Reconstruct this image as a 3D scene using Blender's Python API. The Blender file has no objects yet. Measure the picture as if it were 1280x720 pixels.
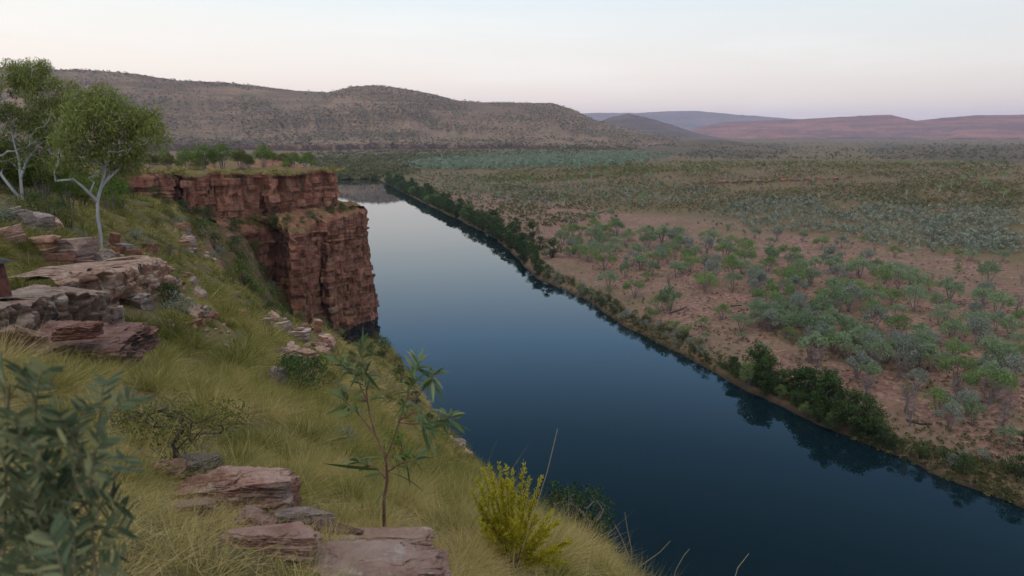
import bpy, bmesh, math, random
import numpy as np
from mathutils import Vector, Matrix
random.seed(7); RNG = np.random.default_rng(11)
SC = bpy.context.scene; COL = SC.collection
# ------------------------------------------------------------------ camera model (eye at the origin, water 50 m below)
F = 853.33; PITCH = math.atan(195/853.33); CP, SP = math.cos(PITCH), math.sin(PITCH); WATER = -50.0
def ray(px, py):
    return np.array([px-640.0, F*CP+(360-py)*SP, -F*SP+(360-py)*CP])
def pix(px, py, Y):
    r = ray(px, py); return r*(Y/r[1])
def proj(p):
    x, y, z = p; d = y*CP - z*SP
    return 640+F*x/d, 360-F*(y*SP+z*CP)/d
def onwater(px, py):
    r = ray(px, py); return r*(WATER/r[2])
# ------------------------------------------------------------------ noise
def _h(i, j, s):
    i = (i.astype(np.int64) & 0xffffffff); j = (j.astype(np.int64) & 0xffffffff)
    n = (i*374761393 + j*668265263 + s*974634777) & 0xffffffff
    n = ((n ^ (n >> 13))*1274126177) & 0xffffffff
    return ((n ^ (n >> 16)) & 0xffffff)/float(0xffffff)
def vnoise(x, y, s=0):
    x = np.asarray(x, float); y = np.asarray(y, float)
    i, j = np.floor(x), np.floor(y); fx, fy = x-i, y-j
    fx = fx*fx*(3-2*fx); fy = fy*fy*(3-2*fy)
    a, b, c, d = _h(i, j, s), _h(i+1, j, s), _h(i, j+1, s), _h(i+1, j+1, s)
    return (a*(1-fx)+b*fx)*(1-fy)+(c*(1-fx)+d*fx)*fy
def fbm(x, y, s=0, o=4):
    t = 0; a = 1; n = 0
    for k in range(o):
        t = t+a*(vnoise(np.asarray(x)*2**k, np.asarray(y)*2**k, s+k*17)-.5)*2; n += a; a *= .5
    return t/n
def sstep(a, b, x):
    t = np.clip((x-a)/(b-a), 0, 1); return t*t*(3-2*t)
# ------------------------------------------------------------------ mesh plumbing
class MB:
    def __init__(s): s.v = []; s.f = []; s.n = 0; s.tone = []
    def add(s, v, faces, tone=None):
        v = np.asarray(v, float).reshape(-1, 3)
        for f in faces:
            f = np.asarray(f, np.int64)
            if f.size: s.f.append(f+s.n)
        s.v.append(v); s.n += len(v)
        s.tone.append(np.full(len(v), .5) if tone is None else np.broadcast_to(np.asarray(tone, float), (len(v),)))
    def mesh(s, name, mat, smooth=False, angle=None):
        me = bpy.data.meshes.new(name); v = np.concatenate(s.v)
        me.vertices.add(len(v)); me.vertices.foreach_set('co', v.astype(np.float32).ravel())
        sizes = np.concatenate([np.full(len(f), f.shape[1]) for f in s.f]); loops = np.concatenate([f.ravel() for f in s.f])
        me.loops.add(len(loops)); me.loops.foreach_set('vertex_index', loops.astype(np.int32))
        me.polygons.add(len(sizes)); st = np.concatenate([[0], np.cumsum(sizes)[:-1]])
        me.polygons.foreach_set('loop_start', st.astype(np.int32))
        me.update(calc_edges=True)
        me.polygons.foreach_set('use_smooth', np.full(len(sizes), smooth, bool))
        at = me.attributes.new('tone', 'FLOAT', 'POINT'); at.data.foreach_set('value', np.concatenate(s.tone).astype(np.float32))
        if angle: me.set_sharp_from_angle(angle=math.radians(angle))
        me.materials.append(mat); me.validate()
        return me
    def obj(s, name, mat, parent=None, **k):
        return link(name, s.mesh(name, mat, **k), parent)
def link(name, data, parent=None):
    o = bpy.data.objects.new(name, data); COL.objects.link(o)
    if parent: o.parent = parent
    return o
def tag(o, label=None, cat=None, group=None, kind=None):
    for k, v in (('label', label), ('category', cat), ('group', group), ('kind', kind)):
        if v: o[k] = v
    return o
def thing(name, loc=(0, 0, 0)):
    o = link(name, None); o.location = loc; return o
def dup(root, loc, rz, s):
    r = root.copy(); COL.objects.link(r)
    r.location = loc; r.rotation_euler = (0, 0, rz); r.scale = s if isinstance(s, tuple) else (s, s, s)
    for ch in root.children:
        c = ch.copy(); COL.objects.link(c); c.parent = r
    return r
def gridfaces(nr, nc):
    i = np.arange(nr-1)[:, None]*nc+np.arange(nc-1)[None, :]
    return np.stack([i, i+1, i+nc+1, i+nc], -1).reshape(-1, 4)
def tube(mb, pts, rad, sides=6, tone=None):
    pts = np.asarray(pts, float); n = len(pts); rad = np.broadcast_to(np.asarray(rad, float), (n,))
    t = np.gradient(pts, axis=0); t /= np.linalg.norm(t, axis=1, keepdims=True)+1e-9
    ref = np.array([.31, .87, .12]); a = np.cross(t, ref); a /= np.linalg.norm(a, axis=1, keepdims=True)+1e-9
    b = np.cross(t, a); th = np.arange(sides)*2*math.pi/sides
    v = pts[:, None]+rad[:, None, None]*(np.cos(th)[None, :, None]*a[:, None]+np.sin(th)[None, :, None]*b[:, None])
    i = (np.arange(n-1)[:, None]*sides); k = np.arange(sides)[None]; k2 = (k+1) % sides
    f = np.stack([i+k, i+k2, i+sides+k2, i+sides+k], -1).reshape(-1, 4)
    v = np.concatenate([v.reshape(-1, 3), pts[-1:]+t[-1:]*rad[-1]])
    cap = np.stack([(n-1)*sides+k[0], (n-1)*sides+k2[0], np.full(sides, n*sides)], -1)
    mb.add(v, [f, cap], tone)
def unit(v): return v/(np.linalg.norm(v, axis=-1, keepdims=True)+1e-9)
def rdir(n, bias=(0, 0, 0)): return unit(RNG.normal(size=(n, 3))*.6+np.asarray(bias))
def leaves(mb, c, L, W, bias=(0, 0, 0), tone=None):            # kite-shaped leaves
    n = len(c); a = rdir(n, bias); b = unit(np.cross(a, RNG.normal(size=(n, 3))))
    L = (np.asarray(L)*RNG.uniform(.7, 1.3, n))[:, None]; W = (np.asarray(W)*RNG.uniform(.7, 1.3, n))[:, None]
    nn = np.cross(a, b)*W*.18
    v = np.stack([c-a*L*.5, c+b*W*.5-a*L*.06+nn, c+a*L*.5, c-b*W*.5-a*L*.06+nn], 1)
    mb.add(v, [np.arange(n*4).reshape(n, 4)], None if tone is None else np.repeat(np.broadcast_to(tone, (n,)), 4))
def strips(mb, base, vec, L, W, bend, nseg=2, prof='blade', side=None, tone=None):   # tapering curved ribbons
    n = len(base); d = unit(np.asarray(vec, float)); L = np.broadcast_to(L, (n,))[:, None]; W = np.broadcast_to(W, (n,))[:, None]
    s = unit(np.cross(d, RNG.normal(size=(n, 3)))) if side is None else side
    rows = []; ts = np.linspace(0, 1, nseg+1)
    for t in ts[:-1]:
        w = (1-t**1.5) if prof == 'blade' else (math.sin(math.pi*min(1, (t*.9+.05))**.75)*.95+.05)
        p = base+d*L*t+bend*L*t*t
        rows += [p-s*W*w*.5, p+s*W*w*.5]
    rows.append(base+d*L+bend*L)
    v = np.stack(rows, 1); m = 2*nseg+1; o = (np.arange(n)*m)[:, None]
    q = np.concatenate([o+np.array([[2*k, 2*k+1, 2*k+3, 2*k+2]]) for k in range(nseg-1)]) if nseg > 1 else np.zeros((0, 4), int)
    tri = o+np.array([[2*nseg-2, 2*nseg-1, 2*nseg]])
    mb.add(v, [q, tri], None if tone is None else np.repeat(np.broadcast_to(tone, (n,)), m))
# ------------------------------------------------------------------ materials
def mat(name):
    m = bpy.data.materials.new(name); m.use_nodes = True; nt = m.node_tree
    b = nt.nodes['Principled BSDF']; b.inputs['Roughness'].default_value = .9; b.inputs['Specular IOR Level'].default_value = .2
    return m, nt, b
def N(nt, t, ins=None, **props):
    n = nt.nodes.new('ShaderNode'+t)
    for k, v in props.items(): setattr(n, k, v)
    for k, v in (ins or {}).items():
        if hasattr(v, 'is_linked') or hasattr(v, 'links'): nt.links.new(v, n.inputs[k])
        else: n.inputs[k].default_value = v
    return n
def ramp(nt, fac, stops):
    r = N(nt, 'ValToRGB', {'Fac': fac}); e = r.color_ramp.elements
    while len(e) < len(stops): e.new(.5)
    for k, (p, c) in enumerate(stops):
        e[k].position = p; e[k].color = (*c, 1) if len(c) == 3 else c
    return r.outputs['Color']
def g(x): return (x, x, x)
def mix(nt, a, b, f, mode='MIX'):
    n = N(nt, 'MixRGB', {'Fac': f, 'Color1': a, 'Color2': b}, blend_type=mode); return n.outputs[0]
def noise(nt, vec, scale, detail=5, rough=.6, dist=0):
    return N(nt, 'TexNoise', {'Vector': vec, 'Scale': scale, 'Detail': detail, 'Roughness': rough, 'Distortion': dist}).outputs['Fac']
def mapping(nt, vec, sc): return N(nt, 'Mapping', {'Vector': vec, 'Scale': sc}).outputs[0]
def bump(nt, b, h, strength, dist):
    nt.links.new(N(nt, 'Bump', {'Height': h, 'Strength': strength, 'Distance': dist}).outputs[0], b.inputs['Normal'])
def ocoord(nt): return N(nt, 'TexCoord').outputs['Object']
def geo(nt): return N(nt, 'NewGeometry').outputs
def orand(nt): return N(nt, 'ObjectInfo').outputs['Random']
def tone(nt): return N(nt, 'Attribute', attribute_name='tone').outputs['Fac']
def math_(nt, op, a, b):
    return N(nt, 'Math', {0: a, 1: b}, operation=op).outputs[0]
def C4(c): return (*c, 1)

def leaf_mat(name, cols, hue_obj=.5, trans=.3, src='island'):
    m, nt, b = mat(name)
    r1 = geo(nt)['Random Per Island'] if src == 'island' else tone(nt)
    r2 = orand(nt)
    f = math_(nt, 'ADD', math_(nt, 'MULTIPLY', r1, 1-hue_obj), math_(nt, 'MULTIPLY', r2, hue_obj))
    n = len(cols); c = ramp(nt, f, [((k+.5)/n, cols[k]) for k in range(n)])
    nt.links.new(c, b.inputs['Base Color']); b.inputs['Roughness'].default_value = .6
    t = N(nt, 'BsdfTranslucent', {'Color': c}); mx = N(nt, 'MixShader', {0: trans, 1: b.outputs[0], 2: t.outputs[0]})
    nt.links.new(mx.outputs[0], nt.nodes['Material Output'].inputs[0]); return m
def bark_mat(name, a, c, scale=6):
    m, nt, b = mat(name); oc = ocoord(nt)
    f = noise(nt, mapping(nt, oc, (1, 1, .35)), scale, 6)
    nt.links.new(ramp(nt, f, [(.35, a), (.65, c)]), b.inputs['Base Color']); bump(nt, b, f, .4, .03); return m
def rock_mat(name, dark, mid, pale, lich=(.03, .028, .03), pamt=.55):
    m, nt, b = mat(name); g_ = geo(nt); P = g_['Position']; oc = N(nt, 'VectorMath', {0: P, 1: (17.3, 9.1, 4.7)}, operation='ADD').outputs[0]
    f1 = noise(nt, mapping(nt, oc, (1, 1, 2.6)), 1.5, 8, .62, .6); f2 = noise(nt, oc, 3.5, 8, .7); f3 = noise(nt, oc, 1.1, 7, .65)
    c = ramp(nt, f1, [(.3, dark), (.48, mid), (pamt+.02, mid), (pamt+.16, pale)])
    c = mix(nt, c, C4(tuple(x*.45 for x in mid)), ramp(nt, f2, [(.52, g(0)), (.68, g(.8))]))
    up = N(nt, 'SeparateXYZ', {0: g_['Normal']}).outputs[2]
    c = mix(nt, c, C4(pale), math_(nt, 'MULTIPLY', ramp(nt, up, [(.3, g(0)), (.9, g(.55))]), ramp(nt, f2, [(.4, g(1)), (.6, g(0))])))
    c = mix(nt, c, C4(lich), ramp(nt, f3, [(.6, g(0)), (.66, g(.85))]))
    f4 = noise(nt, mapping(nt, oc, (1, 1, 2)), 17, 8, .75, .3); f5 = noise(nt, oc, 6, 9, .75)
    c = mix(nt, c, C4(tuple(min(.6, x*1.5+.02) for x in pale)), ramp(nt, f5, [(.56, g(0)), (.66, g(.6))]))
    c = mix(nt, c, C4(tuple(x*.35 for x in dark)), ramp(nt, f4, [(.58, g(0)), (.7, g(.5))]))
    c = mix(nt, c, C4(tuple(x*.3 for x in dark)), ramp(nt, f4, [(.28, g(.5)), (.38, g(0))]))
    hs = N(nt, 'HueSaturation', {'Color': c, 'Value': math_(nt, 'ADD', math_(nt, 'MULTIPLY', orand(nt), .5), .75), 'Saturation': math_(nt, 'ADD', math_(nt, 'MULTIPLY', orand(nt), .35), .75)})
    nt.links.new(hs.outputs[0], b.inputs['Base Color'])
    fb = N(nt, 'TexNoise', {'Vector': mapping(nt, oc, (1, 1, 3)), 'Scale': 9, 'Detail': 9, 'Roughness': .7}).outputs['Fac']
    bump(nt, b, math_(nt, 'ADD', fb, f4), .9, .06); return m

MAT = {}
MAT['rock'] = rock_mat('sandstone', (.16, .085, .065), (.33, .205, .165), (.5, .41, .36))
MAT['red'] = rock_mat('red_sandstone', (.1, .04, .032), (.2, .09, .068), (.3, .2, .18), pamt=.62)
MAT['orange'] = rock_mat('ochre_sandstone', (.13, .06, .036), (.24, .14, .095), (.38, .3, .25), pamt=.54)
MAT['grey'] = rock_mat('grey_sandstone', (.14, .1, .095), (.28, .22, .205), (.42, .37, .36))
MAT['pink'] = rock_mat('pink_sandstone', (.17, .085, .068), (.33, .185, .15), (.5, .4, .36), pamt=.53)
MAT['ledge'] = rock_mat('ledge_sandstone', (.1, .05, .035), (.26, .145, .1), (.46, .37, .31), pamt=.5)
MAT['greenmass'] = leaf_mat('ridge_green_mass', [(.06, .085, .025), (.1, .13, .035), (.14, .165, .05), (.18, .19, .07)], 0, .25, 'tone')
MAT['whitebark'] = bark_mat('white_gum_bark', (.24, .25, .28), (.46, .48, .52), 3)
MAT['greybark'] = bark_mat('grey_bark', (.10, .085, .09), (.22, .19, .2))
MAT['darkbark'] = bark_mat('dark_bark', (.03, .025, .025), (.08, .065, .06))
MAT['redstem'] = bark_mat('red_stem', (.10, .05, .045), (.2, .11, .09), 30)
MAT['deadwood'] = bark_mat('dead_wood', (.12, .1, .09), (.3, .26, .23), 10)
MAT['gumleaf'] = leaf_mat('gum_leaf', [(.09, .13, .032), (.14, .19, .048), (.19, .24, .07), (.26, .28, .1)], .12)
MAT['darkleaf'] = leaf_mat('riverbank_leaf', [(.016, .04, .012), (.032, .07, .018), (.052, .1, .026), (.08, .13, .04)], .5, .25)
MAT['plainleaf'] = leaf_mat('plain_leaf', [(.12, .18, .095), (.17, .245, .135), (.215, .3, .17), (.26, .34, .2)], .45)
MAT['greenleaf'] = leaf_mat('green_leaf', [(.095, .165, .05), (.14, .22, .07), (.18, .275, .095), (.23, .32, .12)], .45)
MAT['silverleaf'] = leaf_mat('silver_leaf', [(.14, .18, .145), (.18, .225, .18), (.23, .275, .23), (.28, .32, .28)], .3)
MAT['oliveleaf'] = leaf_mat('olive_leaf', [(.05, .065, .018), (.08, .095, .025), (.12, .13, .035), (.16, .16, .05)], .4)
MAT['brightleaf'] = leaf_mat('bright_leaf', [(.06, .11, .018), (.09, .16, .025), (.13, .21, .035), (.17, .24, .05)], .25)
MAT['yellowleaf'] = leaf_mat('yellow_leaf', [(.36, .34, .02), (.46, .43, .03), (.54, .49, .045), (.6, .55, .07)], .1, .55)
MAT['twig'] = leaf_mat('grey_twig', [(.1, .085, .09), (.15, .13, .14), (.2, .18, .19)], .4, .05)
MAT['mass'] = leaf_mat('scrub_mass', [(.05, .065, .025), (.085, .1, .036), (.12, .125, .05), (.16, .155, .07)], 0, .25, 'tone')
MAT['silvermass'] = leaf_mat('silver_scrub_mass', [(.1, .125, .085), (.15, .18, .135), (.21, .25, .2), (.28, .32, .27)], 0, .2, 'tone')
MAT['palemass'] = leaf_mat('pale_valley_mass', [(.1, .15, .1), (.14, .2, .14), (.18, .25, .18), (.21, .28, .2)], 0, .2, 'tone')
MAT['hillmass'] = leaf_mat('hill_scrub_mass', [(.04, .05, .026), (.06, .068, .034), (.085, .09, .048), (.12, .115, .065)], 0, .1, 'tone')
MAT['grass'] = leaf_mat('spinifex', [(.11, .122, .028), (.205, .21, .052), (.32, .29, .095), (.5, .41, .19)], 0, .3, 'tone')
MAT['pinnate'] = leaf_mat('blue_green_leaflet', [(.03, .055, .032), (.05, .085, .05), (.075, .115, .07), (.13, .16, .085)], 0, .3)
MAT['sapleaf'] = leaf_mat('sapling_leaf', [(.05, .09, .03), (.075, .13, .05), (.1, .165, .075), (.17, .22, .11)], 0, .35)
MAT['straw'] = leaf_mat('dry_stalk', [(.2, .17, .1), (.3, .25, .15), (.38, .32, .2)], .3, .1)

def cliff_mat():
    m, nt, b = mat('cliff_sandstone'); P = geo(nt)['Position']
    t = tone(nt)
    c = ramp(nt, t, [(.0, (.11, .045, .034)), (.3, (.22, .1, .068)), (.6, (.3, .138, .098)), (.85, (.37, .195, .145)), (1, (.43, .3, .24))])
    f1 = noise(nt, mapping(nt, P, (.5, .5, 2.2)), .9, 9, .7, .5)
    c = mix(nt, c, C4((.075, .034, .028)), ramp(nt, f1, [(.46, g(0)), (.62, g(.6))]))
    st = noise(nt, mapping(nt, P, (1, 1, .09)), .55, 6, .65)
    c = mix(nt, c, C4((.032, .024, .024)), ramp(nt, st, [(.54, g(0)), (.66, g(.78))]))
    pa = noise(nt, mapping(nt, P, (1, 1, .4)), .45, 7, .65)
    c = mix(nt, c, C4((.41, .2, .145)), ramp(nt, pa, [(.5, g(0)), (.66, g(.7))]))
    up = N(nt, 'SeparateXYZ', {0: geo(nt)['True Normal']}).outputs[2]
    gn = noise(nt, P, 1.2, 5)
    c = mix(nt, c, C4((.095, .1, .036)), math_(nt, 'MULTIPLY', ramp(nt, up, [(.72, g(0)), (.9, g(1))]), ramp(nt, gn, [(.35, g(.2)), (.5, g(.9))])))
    nt.links.new(c, b.inputs['Base Color'])
    bump(nt, b, noise(nt, mapping(nt, P, (1, 1, 2.5)), 3.2, 9, .7), .9, .25); return m
MAT['cliff'] = cliff_mat()
def soil_mat():
    m, nt, b = mat('hillside_soil'); P = geo(nt)['Position']
    f = noise(nt, P, .6, 8, .65); f2 = noise(nt, P, 9, 6, .7)
    c = ramp(nt, f, [(.3, (.07, .055, .032)), (.5, (.115, .1, .045)), (.7, (.17, .135, .075))])
    c = mix(nt, c, C4((.05, .04, .028)), ramp(nt, f2, [(.5, g(0)), (.7, g(.7))]))
    up = N(nt, 'SeparateXYZ', {0: geo(nt)['Normal']}).outputs[2]
    rk = ramp(nt, noise(nt, mapping(nt, P, (1, 1, 3)), .8, 9, .7), [(.3, (.06, .035, .03)), (.5, (.19, .1, .07)), (.7, (.3, .22, .18))])
    c = mix(nt, c, rk, ramp(nt, up, [(.38, g(1)), (.6, g(0))]))
    nt.links.new(c, b.inputs['Base Color']); bump(nt, b, f2, .8, .1); return m
MAT['soil'] = soil_mat()
def scree_mat():
    m, nt, b = mat('scree'); P = geo(nt)['Position']; v = N(nt, 'TexVoronoi', {'Vector': P, 'Scale': .9}).outputs; s = N(nt, 'SeparateColor', {0: v['Color']}).outputs[0]; f = noise(nt, P, .35, 8, .7)
    c = ramp(nt, s, [(0, (.05, .028, .022)), (.5, (.14, .075, .052)), (1, (.24, .15, .11))]); c = mix(nt, c, C4((.085, .085, .032)), ramp(nt, f, [(.42, g(0)), (.55, g(.85))]))
    nt.links.new(c, b.inputs['Base Color']); bump(nt, b, math_(nt, 'ADD', s, noise(nt, P, 4, 6, .7)), .9, .5); return m
MAT['scree'] = scree_mat(); MAT['greenstem'] = bark_mat('green_stem', (.05, .055, .035), (.1, .1, .07), 30)
def plain_mat():
    m, nt, b = mat('plain_ground'); P = geo(nt)['Position']
    z = N(nt, 'SeparateColor', {0: N(nt, 'Attribute', attribute_name='zone').outputs['Color']}).outputs
    f = noise(nt, P, .06, 9, .7); f2 = noise(nt, P, .9, 8, .75); vo = N(nt, 'TexVoronoi', {'Vector': P, 'Scale': 1.3}).outputs
    vs = N(nt, 'SeparateColor', {0: vo['Color']}).outputs[0]
    red = ramp(nt, f2, [(.3, (.075, .048, .038)), (.46, (.205, .12, .096)), (.6, (.265, .162, .132)), (.75, (.36, .26, .22))])
    red = mix(nt, red, ramp(nt, vs, [(.0, (.075, .042, .034)), (.5, (.215, .122, .098)), (1, (.37, .25, .21))]), .55)
    red = mix(nt, red, C4((.15, .125, .07)), ramp(nt, f, [(.46, g(0)), (.62, g(.75))]))
    red = mix(nt, red, C4((.1, .05, .04)), ramp(nt, noise(nt, P, .25, 8, .75), [(.54, g(0)), (.68, g(.6))]))
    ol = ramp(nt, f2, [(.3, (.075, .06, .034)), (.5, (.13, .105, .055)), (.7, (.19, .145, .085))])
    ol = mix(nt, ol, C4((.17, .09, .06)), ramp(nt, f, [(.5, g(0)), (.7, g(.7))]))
    sand = ramp(nt, f2, [(.3, (.1, .075, .05)), (.5, (.18, .135, .095)), (.75, (.27, .2, .15))])
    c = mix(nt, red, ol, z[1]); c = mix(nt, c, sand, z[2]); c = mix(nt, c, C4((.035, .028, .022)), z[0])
    nt.links.new(c, b.inputs['Base Color']); bump(nt, b, math_(nt, 'ADD', f2, math_(nt, 'MULTIPLY', vs, .4)), .8, .5); return m
MAT['plain'] = plain_mat()
def hill_mat(name, soil, dark, veg, sc, zb=.05, vamt=.5):
    m, nt, b = mat(name); P = geo(nt)['Position']
    f = noise(nt, P, sc, 9, .65); bands = noise(nt, mapping(nt, P, (.05, .05, 1)), zb, 5, .7); sp = noise(nt, P, sc*14, 6, .8); rg = noise(nt, P, sc*2.2, 7, .6)
    c = ramp(nt, f, [(.35, soil), (.65, tuple(x*1.25 for x in soil))])
    c = mix(nt, c, C4(dark), ramp(nt, bands, [(.45, g(0)), (.56, g(.8))]))
    c = mix(nt, c, C4(veg), ramp(nt, sp, [(vamt-.04, g(0)), (vamt+.08, g(.85))]))
    c = mix(nt, c, C4(veg), ramp(nt, rg, [(.5, g(0)), (.66, g(.7))]))
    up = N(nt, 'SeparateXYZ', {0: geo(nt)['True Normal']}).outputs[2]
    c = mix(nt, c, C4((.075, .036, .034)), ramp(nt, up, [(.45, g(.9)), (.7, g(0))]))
    nt.links.new(c, b.inputs['Base Color']); bump(nt, b, math_(nt, 'ADD', f, math_(nt, 'MULTIPLY', sp, .15)), 1, 14); return m
MAT['longhill'] = hill_mat('long_hill_ground', (.22, .14, .105), (.125, .073, .06), (.105, .108, .05), .008)
MAT['smallhill'] = hill_mat('small_hill_ground', (.15, .1, .085), (.08, .055, .055), (.055, .065, .045), .005)
MAT['redhill'] = hill_mat('red_plateau_ground', (.27, .125, .1), (.13, .078, .08), (.08, .08, .06), .0025, .03, .56)
MAT['bluehill'] = hill_mat('far_plateau_ground', (.2, .15, .14), (.14, .11, .11), (.1, .11, .09), .0015, .03)
MAT['ridge'] = hill_mat('low_ridge_ground', (.14, .092, .07), (.09, .055, .05), (.075, .085, .04), .012, .08, .48)
def water_mat():
    m, nt, b = mat('river_water'); P = geo(nt)['Position']
    b.inputs['Base Color'].default_value = (.003, .012, .017, 1); b.inputs['Roughness'].default_value = .02
    b.inputs['IOR'].default_value = 1.333; b.inputs['Specular IOR Level'].default_value = .5
    f = noise(nt, P, .5, 3, .5); f2 = noise(nt, mapping(nt, P, (.3, .3, 1)), .08, 3)
    h = math_(nt, 'MULTIPLY', f, ramp(nt, f2, [(.4, g(.3)), (.65, g(1))]))
    bump(nt, b, h, .08, .05); return m
MAT['water'] = water_mat()
m, nt, b = mat('rusty_steel'); f = noise(nt, ocoord(nt), 9, 7)
nt.links.new(ramp(nt, f, [(.35, (.07, .03, .028)), (.65, (.17, .07, .055))]), b.inputs['Base Color']); MAT['rust'] = m
m, nt, b = mat('black_metal'); b.inputs['Roughness'].default_value = .5
nt.links.new(ramp(nt, noise(nt, ocoord(nt), 20, 5), [(.35, (.012, .012, .014)), (.7, (.04, .04, .045))]), b.inputs['Base Color']); MAT['black'] = m
# ------------------------------------------------------------------ river frame and terrain
A = math.atan(-254/(F*CP+195*SP)); DU = np.array([math.sin(A), math.cos(A)]); NV = np.array([math.cos(A), -math.sin(A)])
def uv(x, y): return x*DU[0]+y*DU[1], x*NV[0]+y*NV[1]
BANKPX = [(478, 227), (500, 239), (530, 254), (556, 267), (590, 283), (622, 300), (645, 322), (672, 349), (710, 363), (735, 376), (775, 405), (840, 436), (900, 468), (925, 485), (975, 506), (1022, 532), (1085, 556), (1140, 577), (1167, 593), (1217, 610), (1280, 638), (1400, 700)]
BW = np.array([onwater(*p) for p in BANKPX]); BU, BV = uv(BW[:, 0], BW[:, 1]); _o = np.argsort(BU); BU, BV = BU[_o], BV[_o]
UEND = float(onwater(440, 224)[:2]@DU)
def vbank(u): return np.interp(u, BU, BV)
PXT = [300, 480, 550, 650, 800, 1000, 1280, 1600]
def T(x, y):
    x = np.asarray(x, float); y = np.asarray(y, float)
    u, v = uv(x, y); r = np.hypot(x, y)
    w = np.maximum(v-vbank(u)+1.2*fbm(u/9, v/9, 3, 3), np.maximum((u-UEND)*.6, np.where(u > 300, -70-v, -99))+6*fbm(v/30, u/30, 5, 3))
    z = WATER+np.interp(w, [-30, -6, -1, 0, 1, 4, 12, 60, 300, 1500], [-6, -3, -.7, 0, .6, 1.5, 3, 4.3, 5, 5])
    z = z+sstep(6, 40, w)*(.7*fbm(x/22, y/22, 9, 4)+.25*fbm(x/4, y/4, 19, 3))
    px = 640+x/np.maximum(y, 1)*868
    r0 = np.interp(px, PXT, [1000, 785, 585, 490, 380, 330, 285, 255]); rr = np.interp(px, PXT, [1100, 930, 833, 772, 704, 668, 627, 590])
    zr = np.interp(px, PXT, [-45, -44, -41, -38, -33.5, -29.5, -26, -23])+1.5*fbm(px/160, px*0, 23, 3)
    t = (r-r0)/(rr-r0)
    up = sstep(0, 1, t)*.6+np.clip(t, 0, 1)*.4; dn = 1-sstep(1.0, 2.6, t)
    hb = (zr+45.5)*np.where(t < 1, up, dn)*sstep(2, 40, w)
    z = z+hb+np.clip(hb, 0, 6)/6*(1.1*fbm(x/45, y/45, 31, 4))
    lp = (1-sstep(395, 470, u))*sstep(188, 200, u)*(1-sstep(-12, 8, v))
    z = np.where(v < 14, z*(1-lp)+(-13.5+.8*fbm(x/20, y/20, 41, 3))*lp, z)
    z = np.where((u < 190) & (v < 14), -55, z)
    return z
# near hillside: thin plate spline through surveyed points
CP3 = [(430, 702, 2.5), (100, 700, 1.9), (0, 640, 2.2), (300, 640, 3.3), (560, 712, 3.2), (480, 672, 3.5), (650, 715, 4.0), (735, 712, 4.8), (200, 565, 5.6), (300, 585, 5), (420, 580, 7.5),
       (520, 620, 7), (620, 650, 7.5), (150, 480, 9), (60, 470, 8), (300, 500, 10), (420, 530, 13), (500, 560, 16), (560, 600, 15), (90, 445, 11.5), (150, 430, 14), (300, 440, 17),
       (390, 490, 21), (200, 390, 18), (30, 395, 13), (250, 385, 24), (330, 425, 26), (380, 455, 28), (160, 345, 24), (125, 312, 33), (30, 340, 20), (0, 300, 22), (200, 335, 36), (260, 368, 40), (330, 392, 52), (395, 412, 60),
       (60, 290, 32), (0, 268, 34), (28, 248, 43), (120, 272, 50), (180, 285, 60), (160, 258, 90), (215, 272, 95), (0, 240, 60), (80, 240, 70),
       (430, 440, 75), (480, 460, 78), (540, 530, 48), (520, 500, 60), (580, 575, 33), (462, 425, 105), (270, 318, 125), (320, 385, 128), (230, 282, 128), (190, 262, 130), (150, 258, 128), (400, 442, 100), (290, 385, 88), (350, 432, 88), (420, 448, 92), (225, 272, 80), (262, 334, 60)]
W3 = [pix(*p) for p in CP3]+[np.array(p, float) for p in [(0, 0, -1.62), (-6, 1.5, -1.0), (-20, 5, 0.4), (-45, 22, .2), (-10, -6, -.3), (2.4, -1, -3.2), (3, 2, -3.8), (-120, 150, -11), (-120, 80, -4), (-80, 60, -2.5), (-110, 185, -14.5), (-92, 160, -16), (-60, 190, -24), (-45, 140, -47), (-52, 128, -41), (-38, 160, -54), (-62, 143, -40), (-28, 150, -54), (-74, 172, -30), (-60, 168, -34)]]
W3 = np.array(W3)
def tpsk(d): return np.where(d > 1e-9, d*d*np.log(np.maximum(d, 1e-9)), 0)
def warp(x, y):
    r = np.hypot(x, y); k = np.log1p(r/6.)/np.maximum(r/6., 1e-6); return x*k, y*k
_wx, _wy = warp(W3[:, 0], W3[:, 1]); _n = len(W3)
_K = tpsk(np.hypot(_wx[:, None]-_wx, _wy[:, None]-_wy))+np.eye(_n)*.02; _P = np.stack([np.ones(_n), _wx, _wy], 1)
_S = np.linalg.solve(np.block([[_K, _P], [_P.T, np.zeros((3, 3))]]), np.concatenate([W3[:, 2]/(4+np.hypot(W3[:, 0], W3[:, 1])), np.zeros(3)]))
def tps(x, y):
    sh = np.shape(x); x = np.ravel(x); y = np.ravel(y); out = np.empty(len(x))
    for i in range(0, len(x), 40000):
        a, b_ = warp(x[i:i+40000], y[i:i+40000])
        out[i:i+40000] = tpsk(np.hypot(a[:, None]-_wx, b_[:, None]-_wy))@_S[:_n]+_S[_n]+_S[_n+1]*a+_S[_n+2]*b_
    return (out*(4+np.hypot(x, y))).reshape(sh)
BROW = np.array([pix(735, 712, 4.8), pix(668, 650, 8.5), pix(622, 610, 14), pix(588, 574, 33), pix(562, 532, 48), pix(503, 456, 84), pix(466, 410, 130)])
_bu, _bv = uv(BROW[:, 0], BROW[:, 1])
def browd(x, y):
    u, v = uv(np.asarray(x, float), np.asarray(y, float)); return v-np.interp(u, np.concatenate([[-10, 1], _bu, [200]]), np.concatenate([[3.0, 2.6], _bv, [_bv[-1]]]))
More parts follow.
